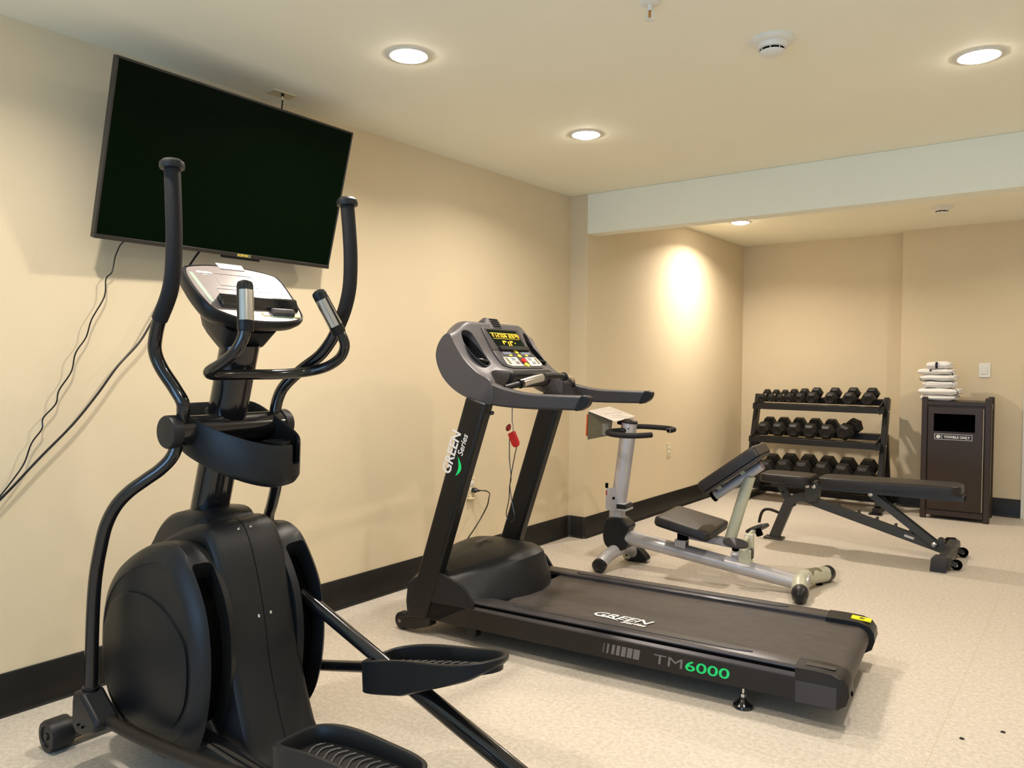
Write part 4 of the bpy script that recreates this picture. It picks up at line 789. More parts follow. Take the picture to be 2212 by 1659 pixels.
def stretcher():
    t = thing('stretching_machine', (0.71, 4.295, 0), 6.5, 'silver stretching machine with curved handlebars and black pads between the treadmill and the bench', 'exercise machine')
    fr = M().tube([(0.06, 0, 0.198), (0.35, 0, 0.160), (1.10, 0, 0.062)], lambda q: 0.058 - 0.004 * q, 28, flat=0.78).build('main_beam', MT['silver'], t, ang=60)
    # front leg arch
    fl = M().tube(cr([(0.02, 0.0, 0.115), (0.0, -0.07, 0.105), (-0.02, -0.14, 0.08), (-0.035, -0.20, 0.042)], 5), 0.040, 24, up=(1, 0, 0)).tube(cr([(0.02, 0.0, 0.115), (0.02, 0.07, 0.105), (0.03, 0.14, 0.085), (0.04, 0.175, 0.06)], 5), 0.040, 24, up=(1, 0, 0)).build('front_leg', MT['silver'], t)
    M().rev([(0.041, -0.02), (0.045, 0.0), (0.043, 0.022), (0.02, 0.036), (0.001, 0.038)], (-0.032, -0.195, 0.045), (-0.05, -0.86, -0.18), 28).build('foot_cap', MT['black'], fl)
    q = crc([(-0.025, 0, 0.04), (0.0, 0, 0.082), (0.06, 0, 0.098), (0.10, 0, 0.072), (0.135, 0, 0.035), (0.13, 0, 0.012), (0.06, 0, 0.006), (0.0, 0, 0.006)], 4)
    wh = M().prism_b([(p.x, p.z) for p in q], 0.15, 0.225).build('wheel_housing', MT['black'], fl, bevel=0.012)
    M().rev([(0.001, 0), (0.026, 0.001), (0.031, 0.006), (0.031, 0.02)], (0.005, 0.145, 0.042), (0, 1, 0), 28).build('wheel', MT['offwhite'], wh)
    M().cyl((0.005, 0.142, 0.042), (0.005, 0.147, 0.042), 0.007).build('wheel_bolt', MT['void'], wh)
    # black joint
    q = crc([(-0.075, 0, 0.19), (-0.068, 0, 0.28), (-0.035, 0, 0.315), (0.035, 0, 0.318), (0.085, 0, 0.285), (0.10, 0, 0.262), (0.075, 0, 0.20), (0.09, 0, 0.145), (0.05, 0, 0.115), (0.0, 0, 0.112), (-0.055, 0, 0.135)], 4)
    M().prism_b([(p.x, p.z) for p in q], -0.062, 0.062).build('joint_cover', MT['black'], t, bevel=0.018, seg=4)
    # upright
    up = M().tube([(-0.005, 0, 0.25), (0.0, 0, 0.42)], 0.050, 28).tube([(0.008, 0, 0.41), (0.073, 0, 0.915)], 0.049, 28).build('upright', MT['silver'], t)
    M().rev([(0.051, -0.006), (0.052, 0.004), (0.045, 0.012), (0.028, 0.017), (0.001, 0.019)], (0.0735, 0, 0.918), (0.128, 0, 1), 30).build('top_cap', MT['side'], up)
    M().cyl((0.085, -0.046, 0.88), (0.087, -0.051, 0.88), 0.004).build('rivet', MT['void'], up)
    M().prism_b([(-0.062, 0.37), (-0.055, 0.50), (0.0, 0.505), (0.012, 0.36), (-0.02, 0.355)], -0.054, -0.044).build('lock_plate', MT['silver'], up, bevel=0.002)
    M().cyl((-0.004, -0.052, 0.44), (-0.004, -0.060, 0.44), 0.008).build('lock_pin', MT['void'], up)
    M().box((-0.062, -0.056, 0.50), (-0.048, -0.04, 0.53)).build('release_tab', MT['void'], up)
    M().box((-0.058, -0.056, 0.455), (-0.050, -0.0542, 0.485)).build('red_label', MT['dred'], up)
    cl = M().box((0.015, -0.056, 0.378), (0.078, 0.056, 0.404)).build('clamp_pad', MT['black'], up, bevel=0.004)
    M().box((0.012, -0.058, 0.366), (0.082, 0.058, 0.376)).box((0.014, -0.057, 0.405), (0.070, 0.057, 0.410)).build('clamp_plate', MT['silver'], up, bevel=0.002)
    # handlebars
    for k, pts in (('l', [(0.075, -0.02, 0.868), (0.030, -0.075, 0.866), (0.000, -0.125, 0.864), (0.006, -0.180, 0.861), (0.045, -0.225, 0.858), (0.12, -0.252, 0.856), (0.20, -0.245, 0.857), (0.255, -0.215, 0.860), (0.285, -0.180, 0.862)]),
                   ('r', [(0.075, 0.02, 0.868), (0.040, 0.10, 0.872), (0.025, 0.16, 0.874), (0.060, 0.215, 0.874), (0.13, 0.245, 0.872), (0.21, 0.255, 0.869), (0.265, 0.245, 0.866), (0.285, 0.215, 0.864), (0.272, 0.155, 0.862)])):
        hb = M().tube(cr(pts, 5), 0.0165, 18).build('handlebar', MT['foam'], t)
        e = V(pts[-1]); d = (e - V(pts[-2])).normalized()
        M().rev([(0.0150, -0.001), (0.0150, 0.0012), (0.011, 0.0014), (0.011, -0.002)], e, d, 22).build('end_ring', MT['chrome'], hb)
        M().rev([(0.001, 0.0004), (0.0105, 0.0006)], e, d, 22).build('tube_opening', MT['void'], hb)
    # instruction placard folded over a bracket
    pt = M().loft([[(-0.134, -0.165, 0.985), (-0.134, 0.165, 0.997), (-0.134, 0.165, 1.001), (-0.134, -0.165, 0.989)], [(0.048, -0.165, 0.927), (0.048, 0.165, 0.939), (0.048, 0.165, 0.943), (0.048, -0.165, 0.931)]]).build('placard_top', MT['placard'], t, bevel=0.001)
    def pz(a, b): return 0.9895 - 0.3187 * (a + 0.134) + 0.0364 * (b + 0.165)
    for a0, b0, L in ((-0.06, -0.10, 0.10), (-0.045, 0.02, 0.09), (-0.02, -0.08, 0.13), (0.0, -0.10, 0.07), (0.015, -0.02, 0.11)):
        M().bar((a0, b0, pz(a0, b0) + 0.0002), (a0 + 0.02, b0 + L, pz(a0 + 0.02, b0 + L) + 0.0002), 0.005, 0.001).build('print_line', MT['ink_white'], pt)
    lf = M().loft([[(-0.136, -0.160, 0.984), (0.016, -0.140, 0.936), (0.018, -0.136, 0.934), (-0.134, -0.156, 0.982)], [(-0.140, -0.160, 0.808), (0.006, -0.140, 0.842), (0.008, -0.136, 0.842), (-0.138, -0.156, 0.808)]]).build('placard_leaf', MT['placard_dk'], t, bevel=0.001)
    pl = M()
    for i in range(8):
        z = 0.905 - i * 0.009; pl.bar((-0.045, -0.1492, z + 0.003), (-0.005, -0.1442, z + 0.004), 0.0006, 0.0022)
    pl.build('printed_lines', MT['keygrey'], lf, smooth=False)
    M().loft([[(-0.148, -0.158, 0.965), (-0.143, -0.158, 0.965), (-0.143, 0.05, 0.965), (-0.148, 0.05, 0.965)], [(-0.154, -0.158, 0.83), (-0.149, -0.158, 0.83), (-0.149, 0.05, 0.83), (-0.154, 0.05, 0.83)]]).build('back_leaf', MT['orange'], t)
    M().bar((0.0, 0, 0.915), (0.05, 0, 0.905), 0.04, 0.025).build('placard_bracket', MT['gloss'], t)
    # seat
    sk = M().box((0.398, -0.028, 0.16), (0.452, 0.028, 0.30)).build('seat_stalk', MT['void'], t, bevel=0.004)
    M().box((0.385, -0.040, 0.15), (0.452, 0.040, 0.225)).build('stalk_bracket', MT['silver'], t, bevel=0.004)
    th = 0.20; u = V((math.cos(th), 0, -math.sin(th))); n = V((math.sin(th), 0, math.cos(th)))
    sp = slab_pad(V((0.485, 0, 0.358)) - n * 0.048, u, (0, 1, 0), n, 0.335, 0.43, 0.048, 0.03).build('seat', MT['vinyl'], t)
    slab_pad(V((0.485, 0, 0.358)) - n * 0.058, u, (0, 1, 0), n, 0.325, 0.42, 0.010, 0.03).build('seat_board', MT['dgrey'], sp)
    # chest pad on its post
    M().bar((0.40, 0.10, 0.238), (0.80, 0.10, 0.205), 0.05, 0.05).bar((0.74, 0.0, 0.14), (0.74, 0.12, 0.19), 0.05, 0.08).build('carriage_beam', MT['silver'], t, bevel=0.008)
    ps = M().tube([(0.685, 0.09, 0.235), (0.795, 0.09, 0.625)], 0.034, 24).build('pad_post', MT['offwhite'], t)
    d = V((0.285, 0, 0.215)).normalized(); tp0 = V((0.585, 0.09, 0.485)); tp1 = V((0.862, 0.09, 0.694))
    tt = M().tube([tp0, tp1], 0.028, 24).build('pad_tube', MT['silver'], t)
    M().rev([(0.029, -0.012), (0.031, -0.002), (0.031, 0.008)], tp0, -d, 24).build('lower_cap', MT['void'], tt)
    M().rev([(0.028, 0.0), (0.026, 0.006), (0.024, 0.002), (0.001, 0.003)], tp1, d, 24).build('upper_cap', MT['purple'], tt)
    nd = V((-d.z, 0, d.x)); pc_ = V((0.735, 0.06, 0.640))
    cp = slab_pad(pc_ + nd * 0.012, d, (0, 1, 0), nd, 0.41, 0.30, 0.066, 0.03).build('chest_pad', MT['vinyl'], t)
    slab_pad(pc_, d, (0, 1, 0), nd, 0.40, 0.29, 0.012, 0.03).build('pad_board', MT['dgrey'], cp)
    for q in (0.06, 0.23):
        p = tp0 + d * q; M().bar(p + V((0, 0, 0.01)), p + nd * 0.055, 0.05, 0.03).build('pad_bracket', MT['offwhite'], tt, bevel=0.003)
    # foot rest stalk with two round foot pads
    fs = M().box((0.765, -0.035, 0.09), (0.835, 0.030, 0.215)).box((0.79, 0.0, 0.20), (0.84, 0.04, 0.30)).build('foot_rest_post', MT['offwhite'], t, bevel=0.006)
    M().box((0.825, -0.01, 0.16), (0.84, 0.03, 0.22)).build('inner_pad', MT['bench'], fs)
    M().cyl((0.80, -0.14, 0.255), (0.815, 0.13, 0.30), 0.014).build('foot_bar', MT['offwhite'], fs)
    for p, nrm in (((0.775, -0.13, 0.262), (0.10, -0.35, 0.95)), ((0.835, 0.14, 0.303), (-0.45, 0.35, 0.85))):
        p = V(p); nrm = V(nrm).normalized(); uu = V((1, 0, 0)); uu = (uu - nrm * uu.dot(nrm)).normalized(); vv = nrm.cross(uu)
        def el(k, h): return [p + uu * (0.072 * k * math.cos(x)) + vv * (0.042 * k * math.sin(x)) + nrm * h for x in [i * math.tau / 28 for i in range(28)]]
        fp_ = M().loft([el(0.9, 0), el(1.0, 0.003), el(1.0, 0.014), el(0.93, 0.018)]).build('foot_pad', MT['dgrey'], t)
        M().cyl(p - nrm * 0.035, p + nrm * 0.002, 0.020).build('foot_pad_mount', MT['void'], fp_)
    # rear leg
    rl = M().tube(cr([(1.105, 0.0, 0.075), (1.11, 0.07, 0.078), (1.135, 0.15, 0.068), (1.165, 0.255, 0.055), (1.19, 0.335, 0.048)], 5), 0.044, 26, up=(1, 0, 0)).tube(cr([(1.105, 0.0, 0.075), (1.11, -0.06, 0.070), (1.12, -0.12, 0.052), (1.13, -0.16, 0.040)], 5), 0.042, 26, up=(1, 0, 0)).build('rear_leg', MT['offwhite'], t)
    M().rev([(0.042, -0.03), (0.046, 0.0), (0.045, 0.03), (0.034, 0.055), (0.001, 0.060)], (1.190, 0.335, 0.048), (0.20, 0.95, -0.02), 28).build('foot_cap', MT['black'], rl)
    M().rev([(0.043, -0.03), (0.046, 0.0), (0.040, 0.05), (0.022, 0.08), (0.001, 0.085)], (1.13, -0.155, 0.046), (0.14, -0.9, -0.08), 28).build('foot_cap', MT['black'], rl)
    M().box((1.15, 0.23, 0.0), (1.18, 0.27, 0.03)).build('rubber_foot', MT['void'], rl)
    gs = M().tube(cr([(1.118, 0.09, 0.082), (1.135, 0.15, 0.073), (1.155, 0.22, 0.066)], 5), 0.040, 20, up=(1, 0, 0)).build('grip_patch', MT['beige_strip'], rl)
    M().rev([(0.001, 0.0), (0.048, 0.0), (0.050, -0.01)], (1.150, 0, 0.066), (1, 0, -0.1), 26).build('beam_end_cap', MT['silver'], fr)
stretcher()

# ================================================================== ADJUSTABLE BENCH
def bench():
    t = thing('weight_bench', (1.227, 5.706, 0), 2.0, 'black adjustable weight bench lying flat in front of the dumbbell rack', 'bench')
    slab_pad((0.10, 0, 0.432), (1, 0, 0), (0, 1, 0), (0, 0, 1), 0.36, 0.28, 0.060, 0.06).build('seat', MT['vinyl'], t)
    u = V((1, 0, 0.018)).normalized(); n = V((-u.z, 0, u.x))
    slab_pad((0.765, 0, 0.445), u, (0, 1, 0), n, 0.88, 0.28, 0.060, 0.07).build('backrest', MT['vinyl'], t)
    M().bar((-0.02, 0, 0.412), (0.27, 0, 0.412), 0.05, 0.038).build('seat_rail', MT['bench'], t, bevel=0.003)
    br = M().bar((0.30, 0, 0.418), (1.215, 0, 0.426), 0.10, 0.040).build('backrest_rail', MT['bench'], t, bevel=0.004)
    M().box((1.2155, -0.035, 0.41), (1.218, 0.035, 0.442)).build('rail_opening', MT['void'], br)
    # hinge bracket with two bolts
    hb = M().prism_b([(0.228, 0.335), (0.228, 0.425), (0.262, 0.455), (0.30, 0.455), (0.325, 0.425), (0.312, 0.31), (0.25, 0.30)], -0.045, 0.045).build('hinge_bracket', MT['bench'], t, bevel=0.003)
    for a in (0.246, 0.29): M().rev([(0.0145, 0), (0.0145, 0.006), (0.010, 0.010), (0.001, 0.011)], (a, -0.045, 0.418), (0, -1, 0), 18).build('bolt', MT['chrome'], hb)
    # spine
    M().tube(cr([(0.105, 0, 0.292), (0.16, 0, 0.318), (0.23, 0, 0.328), (0.32, 0, 0.298)], 5), 0.030, 4, up=(0, 0.7071, 0.7071)) if False else None
    sp = M()
    pts = cr([(0.10, 0, 0.270), (0.15, 0, 0.312), (0.22, 0, 0.328), (0.30, 0, 0.300)], 5) + [V((1.13, 0, 0.075))]
    rings = []
    for i, p in enumerate(pts):
        d = (pts[min(i + 1, len(pts) - 1)] - pts[max(i - 1, 0)]).normalized(); nn = V((-d.z, 0, d.x)); c = V((0, 1, 0))
        rings.append([p + nn * 0.030 + c * 0.025, p + nn * 0.030 - c * 0.025, p - nn * 0.030 - c * 0.025, p - nn * 0.030 + c * 0.025])
    spine = sp.loft(rings).build('spine', MT['bench'], t, bevel=0.003)
    for k in (0.30, 0.46, 0.60, 0.74, 0.85):
        p = V((0.30, 0, 0.300)).lerp(V((1.13, 0, 0.075)), k - 0.12); M().box((p.x - 0.008, -0.022, p.z + 0.02), (p.x + 0.008, 0.022, p.z + 0.052)).build('stop_lug', MT['bench'], spine, bevel=0.003)
    p = V((0.90, -0.0255, 0.1375)); dd = V((0.83, 0, -0.225)).normalized(); M().bar(p - dd * 0.03, p + dd * 0.03, 0.001, 0.016, up=(0, 0, 1)).build('slot_label', MT['keygrey'], spine)
    # support arm
    for b in (-0.036, 0.036): M().bar((0.655, b, 0.405), (1.065, b, 0.098), 0.010, 0.046).build('support_arm', MT['bench'], t, bevel=0.003)
    sb = M().bar((0.68, 0, 0.388), (1.03, 0, 0.124), 0.062, 0.012).build('arm_web', MT['frame_bk'], t)
    for a, z in ((0.660, 0.402), (1.050, 0.110)): M().rev([(0.016, 0), (0.016, 0.007), (0.010, 0.011), (0.001, 0.012)], (a, -0.041, z), (0, -1, 0), 18).build('bolt', MT['chrome'], sb)
    M().cyl((1.085, -0.03, 0.13), (1.085, 0.03, 0.13), 0.022).build('stop_roller', MT['bench'], t)
    # front leg: leg tube, ladder plate, foot, hook handle
    fl = M().bar((0.005, 0, 0.01), (0.105, 0, 0.272), 0.05, 0.070, up=(1, 0, 0)).build('front_leg', MT['bench'], t, bevel=0.004)
    lp = M().bar((0.045, 0, 0.400), (0.135, 0, 0.248), 0.036, 0.052, up=(1, 0, 0)).build('ladder_plate', MT['bench'], t, bevel=0.004)
    for k in (0.30, 0.62): 
        p = V((0.045, -0.0185, 0.400)).lerp(V((0.135, -0.0185, 0.248)), k); M().cyl(p, p + V((0, -0.001, 0)), 0.006).build('pin_hole', MT['void'], lp)
    M().box((-0.062, -0.045, 0.0), (0.072, 0.045, 0.016)).build('front_foot', MT['bench'], t, bevel=0.004)
    M().tube(cr([(0.07, 0, 0.182), (0.01, 0, 0.203), (-0.04, 0, 0.212), (-0.075, 0, 0.200), (-0.095, 0, 0.165), (-0.108, 0, 0.105)], 5), 0.0105, 14).build('hook_handle', MT['side'], t)
    M().box((0.075, -0.027, 0.10), (0.088, -0.020, 0.17)).build('caution_label', MT['keyyel'], fl) if False else None
    # rear foot
    rf = M().bar((1.135, -0.30, 0.062), (1.135, 0.30, 0.062), 0.075, 0.075, up=(0, 0, 1)).build('rear_foot_tube', MT['bench'], t, bevel=0.02)
    for s in (-1, 1):
        M().loft([[(1.062, s * 0.335, 0.0), (1.152, s * 0.335, 0.0), (1.150, s * 0.327, 0.0), (1.060, s * 0.327, 0.0)][::s], [(1.066, s * 0.318, 0.078), (1.156, s * 0.318, 0.086), (1.154, s * 0.310, 0.086), (1.064, s * 0.310, 0.078)][::s], [(1.088, s * 0.300, 0.104), (1.140, s * 0.300, 0.108), (1.140, s * 0.292, 0.106), (1.088, s * 0.292, 0.102)][::s]]).build('foot_plate', MT['side'], rf, bevel=0.002)
        M().rev([(0.001, 0), (0.026, 0.0), (0.032, 0.006), (0.032, 0.026), (0.026, 0.032), (0.001, 0.032)], (1.195, s * 0.20 - 0.016, 0.033), (0, 1, 0), 28).build('transport_wheel', MT['void'], rf)
        M().cyl((1.195, s * 0.20 - 0.020, 0.033), (1.195, s * 0.20 - 0.016, 0.033), 0.009).build('wheel_bolt', MT['chrome'], rf)
        M().bar((1.14, s * 0.20 - 0.028, 0.055), (1.20, s * 0.20 - 0.028, 0.036), 0.006, 0.03).build('wheel_arm', MT['bench'], rf)
bench()

# ================================================================== DUMBBELL RACK AND DUMBBELLS
RX0, RX1 = 0.455, 1.615
TIERS = [dict(yf=7.385, zf=0.915, yr=7.60, zr=0.975), dict(yf=7.29, zf=0.605, yr=7.53, zr=0.665), dict(yf=7.20, zf=0.245, yr=7.46, zr=0.305)]
def rack():
    t = thing('dumbbell_rack', (1.035, 7.40, 0), 0, 'black three-tier dumbbell rack in the recess of the far wall', 'rack'); L = lambda x, y, z: (x - 1.035, y - 7.40, z)
    for x in (RX0, RX1):
        p = M().bar(L(x, 7.24, 0.05), L(x, 7.535, 0.985), 0.045, 0.075, up=(0, 1, 0)).build('side_post', MT['frame_bk'], t, bevel=0.006)
        M().bar(L(x, 7.14, 0.032), L(x, 7.74, 0.032), 0.055, 0.045).build('base_foot', MT['frame_bk'], p, bevel=0.005)
        M().bar(L(x, 7.66, 0.05), L(x, 7.50, 0.66), 0.04, 0.045, up=(0, 1, 0)).build('rear_brace', MT['frame_bk'], p, bevel=0.004)
        M().box(L(x - 0.05, 7.12, 0.0), L(x + 0.05, 7.20, 0.012)).build('foot_pad', MT['frame_bk'], p)
        for z, y in ((0.87, 7.47), (0.57, 7.38)):
            s = 1 if x > 1 else -1; M().rev([(0.008, 0), (0.008, 0.006), (0.001, 0.008)], L(x + s * 0.0225, y, z), (s, 0, 0), 12).build('bolt', MT['chrome'], p)
    for T_ in TIERS:
        for y, z, nm in ((T_['yf'], T_['zf'], 'front_rail'), (T_['yr'], T_['zr'], 'rear_rail')):
            s = M().loft([[L(x, y - 0.022, z - 0.062), L(x, y + 0.022, z - 0.055), L(x, y + 0.030, z), L(x, y - 0.014, z - 0.008)] for x in (RX0, RX1)]).build(nm, MT['frame_bk'], t, bevel=0.003)
        M().loft([[L(x, T_['yf'] + 0.02, T_['zf'] - 0.004), L(x, T_['yr'] - 0.0, T_['zr'] - 0.008), L(x, T_['yr'] - 0.0, T_['zr'] - 0.003), L(x, T_['yf'] + 0.02, T_['zf'] + 0.001)] for x in (RX0, RX1)]).build('shelf_pan', MT['frame_bk'], t) if T_ is TIERS[2] else None
        for x in (RX0 + 0.03, RX1 - 0.03):
            M().bar(L(x, T_['yf'] - 0.02, T_['zf'] - 0.035), L(x, T_['yr'] + 0.03, T_['zr'] - 0.02), 0.012, 0.075).build('side_bracket', MT['frame_bk'], t, bevel=0.003)
    M().bar(L(RX0, 7.60, 0.06), L(RX1, 7.60, 0.06), 0.05, 0.05).bar(L(RX0, 7.27, 0.055), L(RX1, 7.27, 0.055), 0.04, 0.035).build('base_cross_bar', MT['frame_bk'], t, bevel=0.005) if False else M().bar(L(RX0, 7.60, 0.06), L(RX1, 7.60, 0.06), 0.05, 0.05).build('base_cross_bar', MT['frame_bk'], t, bevel=0.005)
rack()
def dumbbell_proto(R, L, hl):
    """hex dumbbell lying along local y; origin at its centre"""
    t = thing('dumbbell', (0, 0, 0), 0, 'x', 'dumbbell')
    M().cyl((0, -L / 2 + hl, 0), (0, L / 2 - hl, 0), 0.015, n=18).build('handle', MT['chrome'], t)
    for s in (-1, 1):
        def hx(k, y): return [(R * k * math.cos(math.radians(60 * i)), y, R * k * math.sin(math.radians(60 * i))) for i in range(6)]
        y0, y1 = s * (L / 2 - hl), s * L / 2
        rg = [hx(0.72, y0), hx(1.0, y0 + s * 0.018), hx(1.0, y1 - s * 0.022), hx(0.68, y1), hx(0.45, y1), hx(0.42, y1 - s * 0.004)]
        if s < 0: rg = rg[::-1]
        M().loft(rg).build('head', MT['hex'], t, bevel=0.003)
    return t
def place(proto, loc, rx, label, group, roll=0.0, rz=0.0):
    r = proto.copy(); COL.objects.link(r)
    r.location = loc; r.rotation_euler = (rx, roll, rz); r['label'] = label; r['group'] = group
    for ch in list(proto.children):
        c = ch.copy(); COL.objects.link(c); c.parent = r
    return r
def drop(p):
    for ch in list(p.children): bpy.data.objects.remove(ch)
    bpy.data.objects.remove(p)
ordn = ['first', 'second', 'third', 'fourth', 'fifth', 'sixth', 'seventh', 'eighth', 'ninth']
def row(T_, xs, Rs, tier, grp, L, hl, extra=None):
    rx = math.atan2(T_['zr'] - T_['zf'], T_['yr'] - T_['yf'])
    for i, (x, R) in enumerate(zip(xs, Rs)):
        p = dumbbell_proto(R, L, hl); h = R * 0.866
        yc, zc = (T_['yf'] + T_['yr']) / 2 + 0.005, (T_['zf'] + T_['zr']) / 2
        n = V((0, -math.sin(rx), math.cos(rx))); c = V((x, yc, zc)) + n * (h + 0.001)
        lb = 'black hex dumbbell, %s from the left on the %s tier of the rack' % (ordn[i], tier)
        ro, rz = 0.0, 0.0
        if extra and i in extra: ro, rz, dz, lb = extra[i]; c = c + n * dz
        place(p, c, rx, lb, grp, roll=ro, rz=rz); drop(p)
row(TIERS[0], [0.530, 0.618, 0.703, 0.790, 0.888, 1.000, 1.165, 1.325, 1.485], [0.041, 0.040, 0.040, 0.046, 0.051, 0.058, 0.060, 0.063, 0.064], 'top', 'dumbbells on the top tier', 0.23, 0.075)
row(TIERS[1], [0.585, 0.722, 0.868, 1.012, 1.158, 1.332], [0.067, 0.069, 0.071, 0.071, 0.071, 0.076], 'middle', 'dumbbells on the middle tier', 0.27, 0.10,
    {5: (math.radians(20), math.radians(-9), 0.004, 'large black hex dumbbell at the right end of the middle tier, turned askew')})
row(TIERS[2], [0.648, 0.808, 0.978, 1.150, 1.322, 1.496], [0.073, 0.083, 0.085, 0.085, 0.085, 0.085], 'bottom', 'dumbbells on the bottom tier', 0.30, 0.12)

# ================================================================== TOWEL CABINET
def cabinet():
    t = thing('towel_cabinet', (1.929, 7.288, 0), 2.0, 'tall dark brown metal cabinet with a black opening and a TOWELS ONLY sign', 'cabinet')
    W, D, Ht = 0.502, 0.375, 0.985
    bd = M().box((0.035, 0.012, 0.045), (W - 0.01, D - 0.01, Ht - 0.03)).build('body', MT['bin'], t, bevel=0.003)
    M().box((0.03, 0.002, Ht - 0.035), (W - 0.03, D - 0.01, Ht)).build('top', MT['bin'], t, bevel=0.003)
    for x in (0.0, W - 0.045):
        for y in (0.0, D - 0.045):
            M().box((x, y, 0), (x + 0.045, y + 0.045, Ht + 0.035)).build('corner_post', MT['bin'], t, bevel=0.008)
    M().box((0.045, 0.004, 0.03), (W - 0.045, 0.03, 0.075)).build('bottom_rail', MT['bin'], t, bevel=0.003)
    M().box((W - 0.012, 0.045, Ht - 0.065), (W - 0.006, D - 0.045, Ht - 0.02)).box((W - 0.012, 0.045, 0.03), (W - 0.006, D - 0.045, 0.08)).build('side_rail', MT['bin'], t, bevel=0.002)
    # door with a real opening
    dr = M().box((0.052, -0.004, 0.085), (W - 0.056, 0.014, Ht - 0.050)).build('door', MT['bin'], t, bevel=0.002)
    cu = M().box((0.092, -0.05, 0.735), (W - 0.112, 0.3, 0.882)).build('cutter', MT['void'], t)
    cut(dr, cu)
    cu = M().box((0.092, -0.05, 0.735), (W - 0.112, 0.24, 0.882)).build('cutter', MT['void'], t); cut(bd, cu)
    ln = M().box((0.0925, 0.012, 0.7355), (0.0945, 0.238, 0.8815)).box((W - 0.1145, 0.012, 0.7355), (W - 0.1125, 0.238, 0.8815)).box((0.0945, 0.012, 0.7355), (W - 0.1145, 0.238, 0.7375)).box((0.0945, 0.012, 0.8795), (W - 0.1145, 0.238, 0.8815)).box((0.0945, 0.23, 0.7375), (W - 0.1145, 0.238, 0.8795)).build('opening_lining', MT['void'], bd, smooth=False)
    M().box((W - 0.0555, -0.003, 0.09), (W - 0.0530, 0.004, Ht - 0.055)).build('hinge_strip', MT['cream'], dr)
    sx0, sx1, z0, z1 = 0.100, 0.372, 0.668, 0.716
    sg = M().box((sx0, -0.0065, z0), (sx1, -0.0042, z1)).build('sign', MT['ink_dark'], t, bevel=0.001)
    bo = M(); y0, y1 = -0.0075, -0.0066; k = 0.0028
    for a, b in (((sx0, z0), (sx1, z0 + k)), ((sx0, z1 - k), (sx1, z1)), ((sx0, z0 + k), (sx0 + k, z1 - k)), ((sx1 - k, z0 + k), (sx1, z1 - k)), ((sx0 + 0.052, z0 + k), (sx0 + 0.0545, z1 - k))):
        bo.box((a[0], y0, a[1]), (b[0], y1, b[1]))
    bo.build('sign_border', MT['ink_white'], sg, smooth=False)
    q = crc([(0.112, 0, 0.690), (0.118, 0, 0.703), (0.135, 0, 0.705), (0.144, 0, 0.695), (0.142, 0, 0.683), (0.128, 0, 0.677), (0.115, 0, 0.681)], 4)
    M().prism_b([(p.x, p.z) for p in q], y0, y1).build('towel_icon', MT['ink_white'], sg, smooth=False)
    text('TOWELS ONLY', 'sign_lettering', MT['ink_white'], sg, (0.170, y0, 0.682), (1, 0, 0), (0, 0, 1), 0.0275, sx=0.98, bold=0.0010)
cabinet()

# ================================================================== FOLDED TOWELS on the cabinet
def towel(x0, x1, y0, y1, z0, z1, label, fold='left', seed=0, stripe=None, sag=0.0, lift=0.0):
    """hairpin-folded towel: several plies joined by a rounded fold at one end"""
    rnd = random.Random(seed); n = 3; W = x1 - x0; T = z1 - z0; rings = []; nu, ny = 40, 14
    def prof(yk):
        pts = []; k = 20
        ph = rnd_ph
        for i in range(nu):
            th = math.tau * i / nu; c, s_ = math.cos(th), math.sin(th)
            ex = abs(c) ** 0.45 * (1 if c > 0 else -1); ez = abs(s_) ** 0.55 * (1 if s_ > 0 else -1)
            px = (x0 + x1) / 2 + W / 2 * ex * (1 - 0.03 * math.cos(yk * 9 + ph)); pz = T / 2 * ez
            # grooves between plies on the open end, bulge on the fold
            g = 0.5 + 0.5 * math.cos(pz / T * math.tau * 2)
            if c > 0.5: px -= 0.010 * g * (1 if fold == 'left' else 0.2)
            if c < -0.5: px += 0.010 * g * (1 if fold == 'right' else 0.2)
            wob = 0.003 * math.sin(px * 38 + ph) + 0.002 * math.sin(px * 71 + yk * 12 + ph * 2)
            u = (px - x0) / W
            pts.append((px, pz + wob - sag * (0.5 - u) + lift * math.sin(math.pi * min(max(u, 0), 1))))
        return pts
    rnd_ph = rnd.uniform(0, 6)
    for j in range(ny):
        q = j / (ny - 1); yk = 2 * q - 1; y = (y0 + y1) / 2 + (y1 - y0) / 2 * (abs(yk) ** 0.8 * (1 if yk > 0 else -1)); sh = (1 - abs(yk) ** 6) ** 0.5 if abs(yk) < 1 else 0.12
        sh = max(sh, 0.25); p = prof(yk); zc = (z0 + z1) / 2
        gro = 1.0
        rings.append([((x0 + x1) / 2 + (px - (x0 + x1) / 2) * (0.96 + 0.04 * sh), y + (0.004 * math.cos(pz / T * math.tau * 1.5) if j == 0 else 0), zc + pz * sh) for px, pz in p])
    rings = [list(reversed(r)) for r in rings]
    o = M().loft(rings).build('folded_towel', MT['towel'], None, ang=80)
    tag(o, label, 'towel', 'folded white towels on the cabinet')
    # fold line ridges along the front edge
    if stripe:
        for pts, r in stripe:
            M().tube(cr(pts, 5), r, 8).build('navy_stripe', MT['navy'], o)
    return o
def band(o, x, w_, y, z0, z1, bow=0.006):
    q = []
    for k in range(7):
        f = k / 6; z = z0 + (z1 - z0) * f; yy = y - bow * math.sin(math.pi * f); q.append((yy, z))
    rg = [[(x + dx + 0.012 * (z - z0), yy - 0.001, z) for yy, z in q] + [(x + dx + 0.012 * (z - z0), yy + 0.006, z) for yy, z in reversed(q)] for dx in (0, w_)]
    return M().loft(rg).build('navy_stripe', MT['navy'], o)
TZ = 0.985
tw = []
yA, yB = 7.315, 7.575
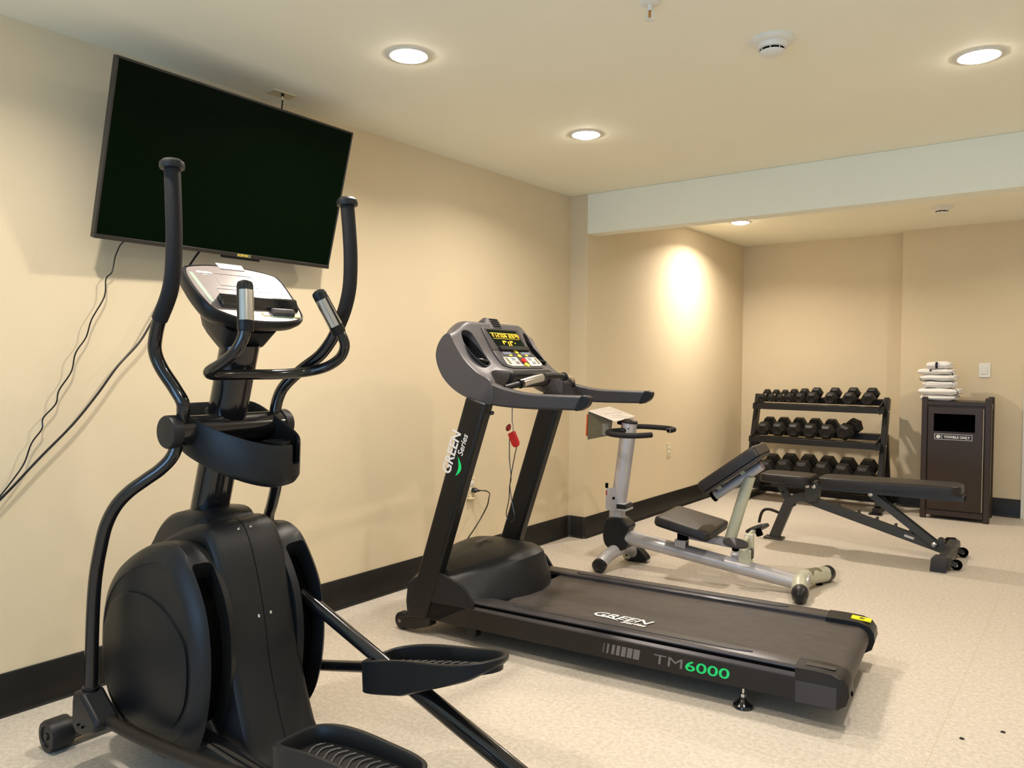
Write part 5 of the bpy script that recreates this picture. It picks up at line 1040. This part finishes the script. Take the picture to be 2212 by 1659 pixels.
towel(1.905, 2.175, yA, yB, TZ + 0.0, TZ + 0.052, 'white folded towel at the bottom of the stack, lying on the cabinet top', seed=1)
towel(1.893, 2.198, yA - 0.01, yB, TZ + 0.050, TZ + 0.108, 'white folded towel second from the bottom, thin dark stripe at its right end', seed=2,
      stripe=[([(2.150, 7.312, TZ + 0.105), (2.178, 7.302, TZ + 0.098), (2.192, 7.302, TZ + 0.078), (2.186, 7.305, TZ + 0.058)], 0.0022)])
towel(1.915, 2.160, yA, yB, TZ + 0.106, TZ + 0.166, 'thick white folded towel third from the bottom of the stack', seed=3, fold='right',
      stripe=[([(1.905, 7.318, TZ + 0.186), (1.922, 7.308, TZ + 0.170), (1.99, 7.303, TZ + 0.173), (2.07, 7.303, TZ + 0.165), (2.135, 7.304, TZ + 0.168), (2.158, 7.306, TZ + 0.152)], 0.0026)])
towel(1.902, 2.165, yA, yB, TZ + 0.164, TZ + 0.222, 'white folded towel third from the top of the stack, above the long dark stripe', seed=4)
towel(1.885, 2.145, yA, yB, TZ + 0.220, TZ + 0.268, 'white folded towel second from the top of the stack, sticking out to the left', seed=5, sag=0.0,
      stripe=[([(2.140, 7.312, TZ + 0.240), (2.150, 7.308, TZ + 0.228), (2.146, 7.308, TZ + 0.216)], 0.0035)])
o = towel(1.948, 2.128, yA + 0.005, yB - 0.02, TZ + 0.266, TZ + 0.330, 'small white towel with a dark navy stripe on top of the stack', seed=6)
band(o, 2.020, 0.017, 7.316, TZ + 0.272, TZ + 0.326, 0.010)
band([x for x in bpy.data.objects if x.name.startswith('folded_towel')][-2] if False else bpy.data.objects['folded_towel.004'], 1.978, 0.014, 7.3215, TZ + 0.243, TZ + 0.263, 0.008)

# ------------------------------------------------------------------ keep the tree at thing > part > sub-part
bpy.context.view_layer.update()
for o in list(bpy.data.objects):
    chain = [o]
    while chain[-1].parent: chain.append(chain[-1].parent)
    if len(chain) > 3: o.parent = chain[-2]
# the power cord belongs to the treadmill
tm = bpy.data.objects['treadmill']; pcord = bpy.data.objects['power_cord']
bpy.context.view_layer.update()
rel = tm.matrix_world.inverted() @ pcord.matrix_world
cable = [c for c in pcord.children if c.name.startswith('cable')][0]; plug = [c for c in pcord.children if c.name.startswith('plug')][0]
for c in (cable, plug): c.data.transform(rel)
cable.name = 'mains_lead'; cable.parent = tm; plug.parent = cable
bpy.data.objects.remove(pcord)
